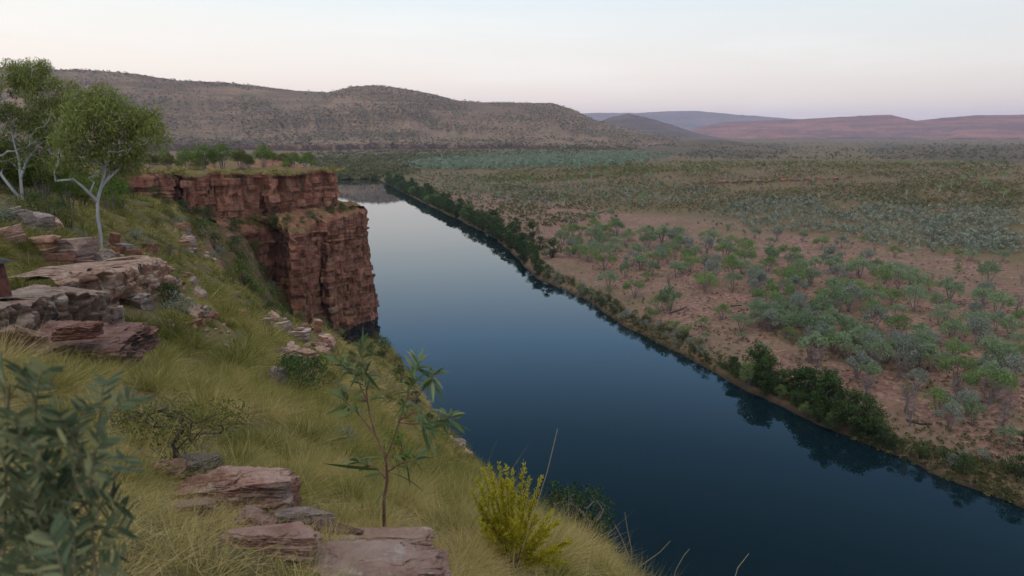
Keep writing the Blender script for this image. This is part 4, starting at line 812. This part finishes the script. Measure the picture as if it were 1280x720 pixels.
def rock(px, py, w, h, m, dep=1.0, rz=0, tilt=0, roll=0, fn=G, name='boulder', lab=None, grp=None, me=None, near=1.0, sink=.12, far=150, at=None):
    p = hit(px, py+h*.45, fn, .7, far) if at is None else pix(px, py+h*.45, at)
    if p is None: return None
    d = np.linalg.norm(p); W = w/853.33*d; H = max(h/853.33*d, .02); o = link(name, me or RM[m][RNG.integers(5)])
    c = p+np.array([0, W*dep*.35, H*.5-H*sink]); o.location = c; o.scale = (W*1.08, W*dep, H*1.1); o.rotation_euler = (tilt, roll, rz)
    tag(o, lab, 'rock', grp); ROCKS.append((o, px, py, W, m)); GRASSFREE.append((p[0], p[1]+W*dep*.35, max(W, W*dep)*.5)); return o
HQ = {}
def hq(m, seed, **k):
    me = rockmesh(seed, cuts=72, **k); me.materials.append(MAT[m]); return me
# slab group beside the sapling
rock(448, 724, 172, 18, 'rock', .46, .06, -.03, .07, name='rock_slab', me=hq('pink', 911, ncut=9, depth=(.7, 1)), lab='long pale flat-topped rock slab below the sapling, red underneath', sink=.1)
rock(462, 683, 124, 14, 'rock', .28, .1, .0, .08, name='rock_slab', me=hq('rock', 913, ncut=8, depth=(.7, 1)), lab='thin pale slab lying on the back of the long flat-topped slab', sink=.1)
rock(338, 684, 104, 20, 'pink', .45, .25, -.03, .12, name='rock_slab', me=hq('pink', 915, ncut=12), lab='low rough pinkish slab between the cracked boulder and the long pale slab')
rock(380, 654, 58, 20, 'grey', .4, .3, 0, .14, name='boulder', me=hq('grey', 919), lab='small grey wedge of rock on the slab below the cracked boulder')
rock(420, 667, 54, 15, 'red', .4, -.2, .1, .12, name='boulder', me=hq('red', 921), lab='small flat red stone lying at the back of the long pale slab')
rock(283, 622, 116, 36, 'red', .42, .15, .03, .08, name='boulder', me=hq('pink', 923, ncut=12), lab='rounded red boulder half buried in straw grass, larger half of the cracked pair')
rock(341, 626, 46, 42, 'rock', .7, -.1, 0, .05, name='boulder', me=hq('pink', 927, ncut=10), lab='grey-red boulder split by a crack from the larger red boulder')
rock(238, 640, 40, 12, 'orange', .6, .4, 0, .1, name='boulder', me=hq('orange', 933), lab='small ochre stone sunk in straw grass before the rounded red boulder')
rock(320, 655, 50, 14, 'red', .5, -.3, 0, .1, name='boulder', me=hq('pink', 935), lab='flat pinkish stone under the split between the cracked boulders')
rock(243, 588, 44, 18, 'grey', .9, .1, 0, 0, name='boulder', me=hq('grey', 929), lab='small grey rock behind the rounded red boulder')
rock(207, 592, 30, 16, 'orange', .9, .3, 0, 0, name='boulder', me=hq('orange', 931), lab='small ochre rock at the foot of the black-stemmed bush')
# ledge with the flat red slab
rock(88, 447, 108, 24, 'red', .85, .05, .03, .03, name='rock_slab', me=hq('red', 941, ncut=6, depth=(.82, 1)), lab='broad flat dark red slab jutting from the ledge', sink=-.1)
rock(92, 418, 40, 13, 'red', .6, .1, .0, -.06, name='boulder', me=hq('red', 943, ncut=4, depth=(.85, 1)), lab='thin red stone lying on top of the broad flat red slab', at=float(hitg(88, 462)[1])+.34, sink=0)
rock(25, 440, 36, 40, 'orange', 1, .2, name='boulder', me=hq('orange', 945), lab='ochre boulder left of the broad flat red slab')
def ledge(basepx, toppy, seed, depth, label, cracks):
    K = 4.5; rows = []
    for (x, y), ty in zip(basepx, toppy):
        p = hitg(x, y); zt = pix(x, ty, p[1])[2]; rows.append((p[0]*K, p[1]*K, zt*K, (p[2]-.35)*K))
    mb = MB(); a, q = wall(mb, rows, seed, cracks, dz=.13, ds=.13); mb.v[-1] = mb.v[-1]/K; a = a/K; n = len(a)
    tn = unit(np.gradient(a[:, :2], axis=0)); bk = a.copy(); bk[:, 0] += -tn[:, 1]*depth; bk[:, 1] += tn[:, 0]*depth+.3; bk[:, 2] += .05; bk[:, 2] = np.maximum(bk[:, 2]-.1, G(bk[:, 0], bk[:, 1])-.25)
    ruled(mb, a, bk, 30, .12, seed+3, .7); o = mb.obj('rock_ledge', MAT['ledge'], smooth=True, angle=35); tag(o, label, 'rock'); ROCKS.append((o, *basepx[2], 1, 'rock'))
    for k in range(0, n, 6): GRASSFREE.append((a[k, 0], a[k, 1], .35)); 
    return o
ledge([(70, 380), (92, 384), (120, 388), (150, 386), (175, 380), (192, 368), (205, 350)], [352, 346, 341, 337, 334, 328, 326], 611, 1.6, 'cream and ochre layered rock ledge below the white-trunked gum', [(.35, .5, 1.6), (.6, .3, .8), (.8, .3, .9)])
ledge([(2, 432), (22, 428), (48, 424), (78, 420), (104, 424), (128, 420), (140, 404)], [392, 386, 378, 371, 369, 372, 372], 617, 1.3, 'lower layered rock ledge standing behind the broad flat red slab', [(.3, .4, 1.2), (.55, .4, 1.2), (.8, .3, 1.0)])
LEDGER = [(60, 384, 34, 22, 'grey'), (40, 372, 28, 16, 'orange'), (152, 372, 34, 14, 'orange'), (175, 378, 20, 16, 'grey'), (150, 332, 30, 9, 'grey'), (175, 326, 24, 10, 'rock'), (140, 398, 20, 22, 'grey'), (118, 366, 26, 10, 'rock'), (30, 415, 30, 14, 'red'),
          (85, 316, 38, 26, 'rock'), (52, 308, 26, 18, 'orange'), (70, 326, 26, 14, 'red'), (122, 326, 22, 16, 'grey'), (104, 332, 16, 10, 'red'), (48, 280, 24, 20, 'grey'), (20, 277, 26, 20, 'grey'), (8, 294, 22, 16, 'rock'), (186, 314, 14, 16, 'red'), (143, 300, 9, 16, 'red'), (155, 311, 18, 12, 'grey'), (165, 318, 16, 10, 'red'), (137, 322, 16, 8, 'red'), (35, 285, 18, 10, 'grey'), (92, 334, 20, 9, 'red'), (200, 335, 12, 14, 'rock'), (160, 330, 14, 7, 'orange')]
for k, (x, y, w, h, m_) in enumerate(LEDGER): rock(x, y, w*.95, h, m_, RNG.uniform(.6, .95), RNG.uniform(-.7, .7), RNG.uniform(-.16, .16), RNG.uniform(-.2, .2), name='boulder', grp='ledge rocks around the white-trunked gum', me=BM[m_][RNG.integers(4)], sink=.2)
# rubble
def rubble(n, poly, smin, smax, grp, far=150):
    xs = [p[0] for p in poly]; ys = [p[1] for p in poly]; k = 0
    for _ in range(n*20):
        if k >= n: break
        a, b_ = RNG.uniform(min(xs), max(xs)), RNG.uniform(min(ys), max(ys))
        if not inpoly(a, b_, poly): continue
        s = smin+(smax-smin)*RNG.uniform()**2.2
        rock(a, b_, s, s*RNG.uniform(.4, .8), ['rock', 'red', 'grey', 'orange', 'grey', 'rock'][RNG.integers(6)], RNG.uniform(.7, 1.3), RNG.uniform(0, 3.1), RNG.normal()*.25, RNG.normal()*.25, name='stone', grp=grp, far=far); k += 1
rubble(46, [(186, 325), (200, 328), (235, 345), (262, 385), (270, 400), (245, 408), (215, 380), (192, 350)], 6, 17, 'loose stones in the gap of the slope grass')
rubble(40, [(330, 395), (350, 392), (400, 410), (415, 428), (400, 445), (370, 452), (345, 468), (338, 440), (365, 425)], 7, 20, 'loose stones on the rocky knob above the gully')
for x, y, w, h, m_ in [(362, 458, 26, 20, 'orange'), (382, 450, 24, 24, 'orange'), (372, 465, 30, 14, 'orange'), (396, 408, 12, 16, 'orange'), (345, 475, 20, 24, 'grey'), (368, 420, 30, 10, 'grey'), (350, 410, 20, 12, 'grey'), (304, 396, 12, 14, 'orange'), (407, 428, 18, 14, 'rock'), (330, 405, 16, 12, 'rock')]:
    rock(x, y, w, h, m_, 1, RNG.uniform(-.5, .5), 0, RNG.uniform(-.2, .2), name='boulder', grp='boulders of the rocky knob above the gully')
rubble(22, [(215, 272), (232, 280), (268, 325), (262, 332), (235, 318), (218, 290)], 5, 13, 'stones along the crest beside the gully')
rubble(14, [(0, 262), (60, 268), (75, 300), (20, 296), (0, 290)], 7, 16, 'stones under the left gum tree')
rubble(26, [(200, 400), (300, 395), (330, 420), (300, 440), (240, 430)], 4, 10, 'stones showing through the middle of the slope grass')
rubble(18, [(556, 540), (585, 560), (590, 580), (572, 566)], 5, 12, 'purple stones on the edge of the lower slope')
rubble(26, [(100, 305), (190, 318), (200, 340), (120, 332), (60, 315)], 5, 12, 'rubble around the foot of the white-trunked gum')
for a, b_, w in [(860, 231, 10), (875, 229, 12), (890, 229, 9), (905, 228, 13), (920, 228, 10), (935, 227, 14), (950, 227, 10), (965, 226, 12), (980, 226, 9), (995, 225, 13), (1010, 224, 9), (1025, 224, 11), (1045, 223, 9), (1062, 222, 10)]:
    rock(a, b_, w*.75, 3.2, 'red', .8, RNG.uniform(-.4, .4), fn=T, name='outcrop_rock', grp='red outcrop rocks along the scrubby hillside', far=1200)
# bollard at the left edge
p = hitg(2, 400); d = p[1]; t = thing('rusty_post', p); w_ = 17/853.33*d; hh = (395-322)/853.33*d*1.02
mb = MB(); th = np.linspace(0, 2*math.pi, 17)[:-1]
def ringstack(mb, prof, sides=16):
    th = np.arange(sides)*2*math.pi/sides; V = np.array([[[r*math.cos(a), r*math.sin(a), z] for a in th] for r, z in prof]); i = np.arange(len(prof)-1)[:, None]*sides; k = np.arange(sides)[None]; k2 = (k+1) % sides
    mb.add(V, [np.stack([i+k, i+k2, i+sides+k2, i+sides+k], -1).reshape(-1, 4), [[*range(sides)]][:0] or np.zeros((0, 4), int)])
ringstack(mb, [(w_*1.05, -.2), (w_*.98, hh*.2), (w_*.85, hh*.6), (w_*.72, hh*.97), (0.001, hh*.97)]); mb.obj('column', MAT['rust'], t, smooth=True, angle=40)
for z_, k_ in ((hh*.36, .95), (hh*1.0, 1.05)):
    mb = MB(); r_ = w_*k_; ringstack(mb, [(.001, z_-w_*.12), (r_*.75, z_-w_*.1), (r_*1.1, z_+w_*.02), (r_*1.0, z_+w_*.12), (r_*.5, z_+w_*.3), (.001, z_+w_*.33)]); mb.obj('cap', MAT['black'], t, smooth=True, angle=40)
tag(t, 'rust-red post with dark metal caps among the grass at the left edge', 'post')
# ------------------------------------------------------------------ spinifex
GF = np.array(GRASSFREE)
def grass_patch(mb, r0, r1, a0, a1, sp, blades, L, W, nseg, clump, straw, dome=.5, curl=.16, keep=.9):
    x, y = np.meshgrid(np.arange(-r1, r1, sp), np.arange(0, r1, sp)); x = x.ravel(); y = y.ravel(); a = np.degrees(np.arctan2(x, y)); r = np.hypot(x, y)
    k = (r > r0) & (r < r1) & (a > a0) & (a < a1); x, y = x[k], y[k]; n = len(x); x = x+RNG.uniform(-.42, .42, n)*sp; y = y+RNG.uniform(-.42, .42, n)*sp; r = np.hypot(x, y); z = G(x, y); d = browd(x, y)
    ok = (z > WATER+2) & (d < .7+r*.03); ok &= RNG.uniform(0, 1, n) < keep
    e = .2; gx = (G(x+e, y)-z)/e; gy = (G(x, y+e)-z)/e; ok &= np.hypot(gx, gy) < 1.9
    for q in GF:
        if r0*.7 < math.hypot(q[0], q[1]) < r1*1.3: ok &= (x-q[0])**2+(y-q[1])**2 > (q[2]*.8+.007*r)**2
    x, y, z, r = x[ok], y[ok], z[ok], r[ok]; n = len(x); sz = RNG.uniform(.6, 1.25, n)*(.65+.7*vnoise(x/2.5, y/2.5, 93))
    az = RNG.uniform(0, 6.28, (n, blades)); el = np.arccos(1-RNG.uniform(0, 1, (n, blades))*(1-math.cos(dome*math.pi)))
    vec = np.stack([np.cos(az)*np.sin(el), np.sin(az)*np.sin(el), np.cos(el)], -1); off = vec*np.array([1, 1, 0])*(clump*sz*.35)[:, None, None]*RNG.uniform(.2, 1.2, (n, blades, 1))
    base = np.stack([x, y, z-.03], 1)[:, None]+off; base[..., 2] += off[..., 0]*gx[ok][:, None]+off[..., 1]*gy[ok][:, None]
    Lb = (L*sz)[:, None]*RNG.uniform(.7, 1.08, (n, blades)); bend = RNG.normal(size=(n, blades, 3))*curl; bend[..., 2] -= RNG.uniform(0, .4, (n, blades))
    green = .5*fbm(x/5, y/5, 95, 3)[:, None]; tn = np.clip(.38+straw-green*.8+RNG.normal(size=(n, 1))*.13+RNG.normal(size=(n, blades))*.15+.42*(el/(dome*math.pi)-.55), 0, 1)
    strips(mb, base.reshape(-1, 3), vec.reshape(-1, 3), Lb.ravel(), W, bend.reshape(-1, 3), nseg, tone=tn.ravel()); return n
mb = MB()
grass_patch(mb, .9, 3.8, -60, 32, .2, 420, .2, .0022, 5, .3, .5, .56, .5)
grass_patch(mb, 3.4, 7.5, -55, 30, .46, 1300, .36, .0032, 4, .5, .2, .54, .2)
grass_patch(mb, 7, 15, -50, 20, .68, 900, .5, .0055, 3, .6, .1, .54)
grass_patch(mb, 14, 36, -48, 12, .92, 420, .62, .012, 2, .7, .07, .54)
grass_patch(mb, 30, 150, -48, 6, 1.35, 90, .85, .035, 2, .9, .05, .54, .16, .85)
n = 26000; a = np.radians(RNG.uniform(-60, 30, n)); r = RNG.uniform(1, 6.5, n); x, y = r*np.sin(a), r*np.cos(a); ok = browd(x, y) < .3; x, y = x[ok], y[ok]; n = len(x)
v = RNG.normal(size=(n, 3))*np.array([1, 1, .22])+np.array([0, 0, .12]); strips(mb, np.stack([x, y, G(x, y)+.004], 1), v, RNG.uniform(.06, .17, n), .0026, RNG.normal(size=(n, 3))*np.array([.4, .4, .08]), 3, tone=RNG.uniform(.45, 1, n))
n = 900; a = np.radians(RNG.uniform(-46, 10, n)); r = RNG.uniform(3, 26, n); x, y = r*np.sin(a), r*np.cos(a); z = G(x, y); ok = (browd(x, y) < .5) & (z > -40); x, y, z, r = x[ok], y[ok], z[ok], r[ok]; n = len(x)
v = RNG.normal(size=(n, 3))*.3+np.array([0, 0, 1]); strips(mb, np.stack([x, y, z], 1), v, RNG.uniform(.3, .75, n), .002+.0004*r, RNG.normal(size=(n, 3))*.18, 4, tone=RNG.uniform(.7, 1, n))
S_ = np.repeat(RNG.uniform(.03, .97, 5000), 1); F_ = RNG.uniform(0, 1, 5000); q = np.stack([np.interp(S_*11, np.arange(12), TA[:, c])*(1-F_)+np.interp(S_*11, np.arange(12), TB[:, c])*F_ for c in range(3)], 1)+np.array([0, -.5, .1]); B = 18
v = unit(RNG.normal(size=(5000, B, 3))*np.array([1, 1, .5])+np.array([0, 0, .7])); strips(mb, np.repeat(q, B, 0), v.reshape(-1, 3), RNG.uniform(.6, 1.4, 5000*B), .09, np.zeros((5000*B, 3)), 2, tone=np.repeat(RNG.uniform(.05, .7, 5000), B))
tag(mb.obj('grass', MAT['grass']), kind='stuff')
mb = MB(); n = 900; tt = RNG.uniform(0, 1, n); ii = (tt*(len(CLIFFTOP)-1)).astype(int); c = CLIFFTOP[ii]+np.stack([RNG.uniform(-.3, .1, n), RNG.uniform(0, 1, n)**2*12, np.full(n, .05)], 1)
f = RNG.uniform(0, 1, 700); i2 = RNG.uniform(0, 1, 700); q = LEDGE[0][(i2*(len(LEDGE[0])-1)).astype(int)]*(1-f)[:, None]+LEDGE[1][(i2*(len(LEDGE[1])-1)).astype(int)]*f[:, None]
c = np.concatenate([c, q]); n = len(c); B = 14; v = unit(RNG.normal(size=(n, B, 3))*np.array([1, 1, .6])+np.array([0, 0, .7]))
strips(mb, np.repeat(c, B, 0), v.reshape(-1, 3), RNG.uniform(.35, .9, n*B), .08, np.zeros((n*B, 3)), 2, tone=np.repeat(RNG.uniform(.1, .8, n), B))
tag(mb.obj('clifftop_grass', MAT['grass']), kind='stuff')
# ------------------------------------------------------------------ labels: what each plant or stone is, counted from the nearest thing one can find
ORD = ['nearest', 'second nearest', 'third nearest', 'fourth nearest', 'fifth nearest', 'sixth nearest', 'seventh nearest', 'eighth nearest', 'ninth nearest', 'tenth nearest']+['%dth nearest' % k for k in range(11, 60)]
PLM = [('the driftwood snag', 632, 326), ('the lone dark bush', 697, 346), ('the long fallen log', 847, 388), ('the short fallen log', 920, 382), ('the fallen trunk', 1150, 529), ('the near riverbank trees', 990, 480), ('the far riverbank trees', 670, 300), ('the silvery scrub', 1100, 302), ('the red outcrop', 950, 227), ('the far right edge', 1279, 420), ('the driftwood tangle', 1135, 575), ('the upper plain edge', 780, 275)]
GLM = [('the cliff corner', 445, 400), ('the white-trunked gum', 125, 310), ('the left gum', 28, 248), ('the sapling', 482, 560), ('the rocky knob', 380, 440), ('the cliff recess', 330, 330), ('the flat red slab', 88, 440), ('the brow', 575, 560), ('the dark cleft', 226, 240)]
FAM = {'plain': ('%s %s tree on the stony plain', 'tree', 'small trees on the stony plain', PLM), 'farbank': ('%s %s tree of the far riverbank row', 'tree', 'dark trees in the far riverbank row', [('the lone dark bush', 697, 346), ('the driftwood snag', 632, 326), ('the far river end', 478, 222), ('the bend in the row', 560, 262)]),
       'nearbank': ('%s %s tree in the near riverbank row', 'tree', 'dark trees in the near riverbank row', [('the driftwood tangle', 1135, 575), ('the row\'s upper end', 905, 465), ('the far right edge', 1279, 590)]), 'lone': ('lone round dark bush at the waterline%s%s', 'bush', None, None),
       'bankshrub': ('%s %s shrub along the water\'s edge', 'shrub', 'shrubs along the water\'s edge', PLM), 'hilltree': ('%s %s tree on the scrubby hillside', 'tree', 'scattered trees on the scrubby hillside', PLM[:2]+[('the red outcrop', 950, 227), ('the far right edge', 1279, 230), ('the pale valley woodland', 640, 210), ('the silvery scrub', 1100, 280)]),
       'clifftop': ('%s %s tree on top of the cliff', 'tree', 'trees on top of the cliff', [('the white-trunked gum', 150, 200), ('the cliff corner', 421, 212)]), 'rise': ('%s %s tree on the rise behind the gums', 'tree', 'bushy trees on the rise behind the gums', [('the left gum', 28, 230), ('the white-trunked gum', 125, 230), ('the cliff', 150, 240)]), 'ledge': ('%s %s shrub on the cliff ledge', 'shrub', 'shrubs on the cliff ledge', [('the cliff corner', 458, 264), ('the cliff recess', 330, 280)]),
       'gully': ('%s %s shrub in the gully below the cliff', 'shrub', 'shrubs in the gully below the cliff', GLM), 'slope': ('%s %s shrub in the slope grass', 'shrub', 'shrubs in the slope grass', GLM)}
def describe(items, fmt, lms):
    by = {}
    for it in items:
        o, px, py, key = it; k = min(range(len(lms)), key=lambda i: math.hypot(px-lms[i][1], (py-lms[i][2])*1.5)); by.setdefault((k, key), []).append((math.hypot(px-lms[k][1], (py-lms[k][2])*1.5), o))
    for (k, key), L in by.items():
        L.sort(key=lambda q: q[0])
        for i, (d, o) in enumerate(L): o['label'] = ' '.join((fmt % key).split())+', '+ORD[min(i, len(ORD)-1)]+' '+lms[k][0]
for fam, (fmt, cat, grp, lms) in FAM.items():
    L = [q for q in PLACED if q[5] == fam]
    if not L: continue
    if lms is None: tag(L[0][0], 'lone round dark green bush at the waterline below the far row', cat); continue
    ss = sorted(q[3] for q in L); lo, hi = ss[len(ss)//3], ss[2*len(ss)//3]
    describe([(q[0], q[1], q[2], (('small' if q[3] < lo else 'large' if q[3] > hi else 'mid-sized'), q[4])) for q in L], fmt if fam != 'plain' else fmt, lms)
    for q in L: tag(q[0], None, cat, grp); q[0]['category'] = 'bush' if q[0].name.startswith('low_bush') else cat
    for q in L:
        if q[0].name.startswith('low_bush'): q[0]['label'] = q[0]['label'].replace(' tree on', ' low bush on')
RC = {'rock': 'pinkish', 'red': 'dark red', 'orange': 'ochre', 'grey': 'grey'}
RL = [q for q in ROCKS if not q[0].get('label')]
for grp in sorted({q[0].get('group') for q in RL}):
    L = [q for q in RL if q[0].get('group') == grp]; ss = sorted(q[3] for q in L); md = ss[len(ss)//2]
    short = {'loose stones in the gap of the slope grass': 'in the grass gap', 'loose stones on the rocky knob above the gully': 'on the rocky knob', 'boulders of the rocky knob above the gully': 'of the rocky knob', 'ledge rocks around the white-trunked gum': 'of the ledge', 'red outcrop rocks along the scrubby hillside': 'on the hillside outcrop', 'stones along the crest beside the gully': 'on the gully crest', 'stones under the left gum tree': 'under the left gum', 'stones showing through the middle of the slope grass': 'in the slope grass', 'purple stones on the edge of the lower slope': 'on the lower edge', 'rubble around the foot of the white-trunked gum': 'at the gum foot'}.get(grp, 'on the slope')
    describe([(q[0], q[1], q[2], ('larger' if q[3] > md else 'smaller', RC[q[4]], 'boulder' if q[0].name.startswith('boulder') else 'rock' if q[0].name.startswith('out') else 'stone', short)) for q in L], '%s %s %s %s', PLM if 'outcrop' in grp else GLM)
for k in list(PT+GT+ST+OT+BT+DT+BB+HT+CT+GB+SB):
    if not k.get('used'):
        for c in list(k.children): bpy.data.objects.remove(c)
        bpy.data.objects.remove(k)
# ------------------------------------------------------------------ air, sky, light, camera
def hazebox():
    mb = MB(); x, y0, y1, z0, z1 = 14000, -30, 16500, -62, 420
    v = [(-x, y0, z0), (x, y0, z0), (x, y1, z0), (-x, y1, z0), (-x, y0, z1), (x, y0, z1), (x, y1, z1), (-x, y1, z1)]
    mb.add(v, [[[0, 3, 2, 1], [4, 5, 6, 7], [0, 1, 5, 4], [1, 2, 6, 5], [2, 3, 7, 6], [3, 0, 4, 7]]])
    m = bpy.data.materials.new('evening_haze'); m.use_nodes = True; nt = m.node_tree; nt.nodes.clear()
    out = N(nt, 'OutputMaterial'); pv = N(nt, 'VolumePrincipled', {'Color': (.6, .68, 1, 1), 'Density': HAZE, 'Anisotropy': .1})
    nt.links.new(pv.outputs[0], out.inputs['Volume']); tag(mb.obj('haze', m), kind='stuff')
HAZE = 6e-5
hazebox()
w = bpy.data.worlds.new('World'); SC.world = w; w.use_nodes = True; nt = w.node_tree
SUN_EL, SUN_AZ = math.radians(10), math.radians(-140)          # azimuth from +Y towards +X
sky = N(nt, 'TexSky', sky_type='NISHITA', sun_disc=False, sun_elevation=SUN_EL, sun_rotation=SUN_AZ)
tc = N(nt, 'TexCoord').outputs['Generated']; sx = N(nt, 'SeparateXYZ', {0: tc}).outputs
base = ramp(nt, sx[2], [(.0, (.88, .68, .6)), (.03, (.9, .76, .68)), (.08, (.86, .79, .73)), (.15, (.77, .79, .78)), (.2, (.62, .74, .82)), (.3, (.3, .55, .88)), (.42, (.11, .24, .42)), (.54, (.035, .075, .125)), (.63, (.045, .08, .14)), (.74, (.95, .95, .97)), (1, (1.4, 1.33, 1.26))])  # bright zenith added out of view as top light; dark band keeps river dark
side = ramp(nt, math_(nt, 'ADD', math_(nt, 'MULTIPLY', sx[0], .5), .5), [(.2, (1.12, 1.08, 1.03)), (.5, (1, 1, 1)), (.8, (.84, .86, .88))])
cl = noise(nt, mapping(nt, tc, (1.5, 1.5, 9)), 2.2, 6, .6, .4)
base = mix(nt, base, side, 1.0, 'MULTIPLY')
base = mix(nt, base, ramp(nt, math_(nt, 'ADD', math_(nt, 'MULTIPLY', sx[1], .5), .5), [(.1, (1.7, 1.5, 1.3)), (.4, (1.25, 1.17, 1.1)), (.55, (1, 1, 1))]), 1.0, 'MULTIPLY')
base = mix(nt, base, C4((.95, .93, .92)), math_(nt, 'MULTIPLY', ramp(nt, cl, [(.5, g(0)), (.75, g(.28))]), ramp(nt, sx[2], [(.12, g(1)), (.2, g(0))])))
nsk = mix(nt, sky.outputs[0], C4((.1, .1, .1)), 1.0, 'MULTIPLY')
fin = mix(nt, base, nsk, .12)
bg = nt.nodes['Background']; nt.links.new(fin, bg.inputs['Color']); bg.inputs['Strength'].default_value = SKY if 'SKY' in globals() else 1.0
sl = bpy.data.lights.new('evening_sun', 'SUN'); sl.energy = .8; sl.angle = math.radians(35); sl.color = (1, .84, .72)
so = link('evening_sun', sl); sd = Vector((math.sin(SUN_AZ)*math.cos(SUN_EL), math.cos(SUN_AZ)*math.cos(SUN_EL), math.sin(SUN_EL)))
so.rotation_euler = sd.to_track_quat('Z', 'Y').to_euler()
cam = bpy.data.cameras.new('camera'); co = link('camera', cam); cam.sensor_width = 36; cam.lens = 24
cam.clip_start = .05; cam.clip_end = 40000; co.rotation_euler = (math.pi/2-PITCH, 0, 0)
cam.dof.use_dof = True; cam.dof.focus_distance = 8; cam.dof.aperture_fstop = 4.5
SC.camera = co
SC.view_settings.view_transform = 'Standard'; SC.view_settings.look = 'None'; SC.view_settings.exposure = .42; SC.view_settings.gamma = 1
cy = SC.cycles; cy.max_bounces = 5; cy.diffuse_bounces = 3; cy.glossy_bounces = 3; cy.transmission_bounces = 2; cy.volume_bounces = 1; cy.use_denoising = True
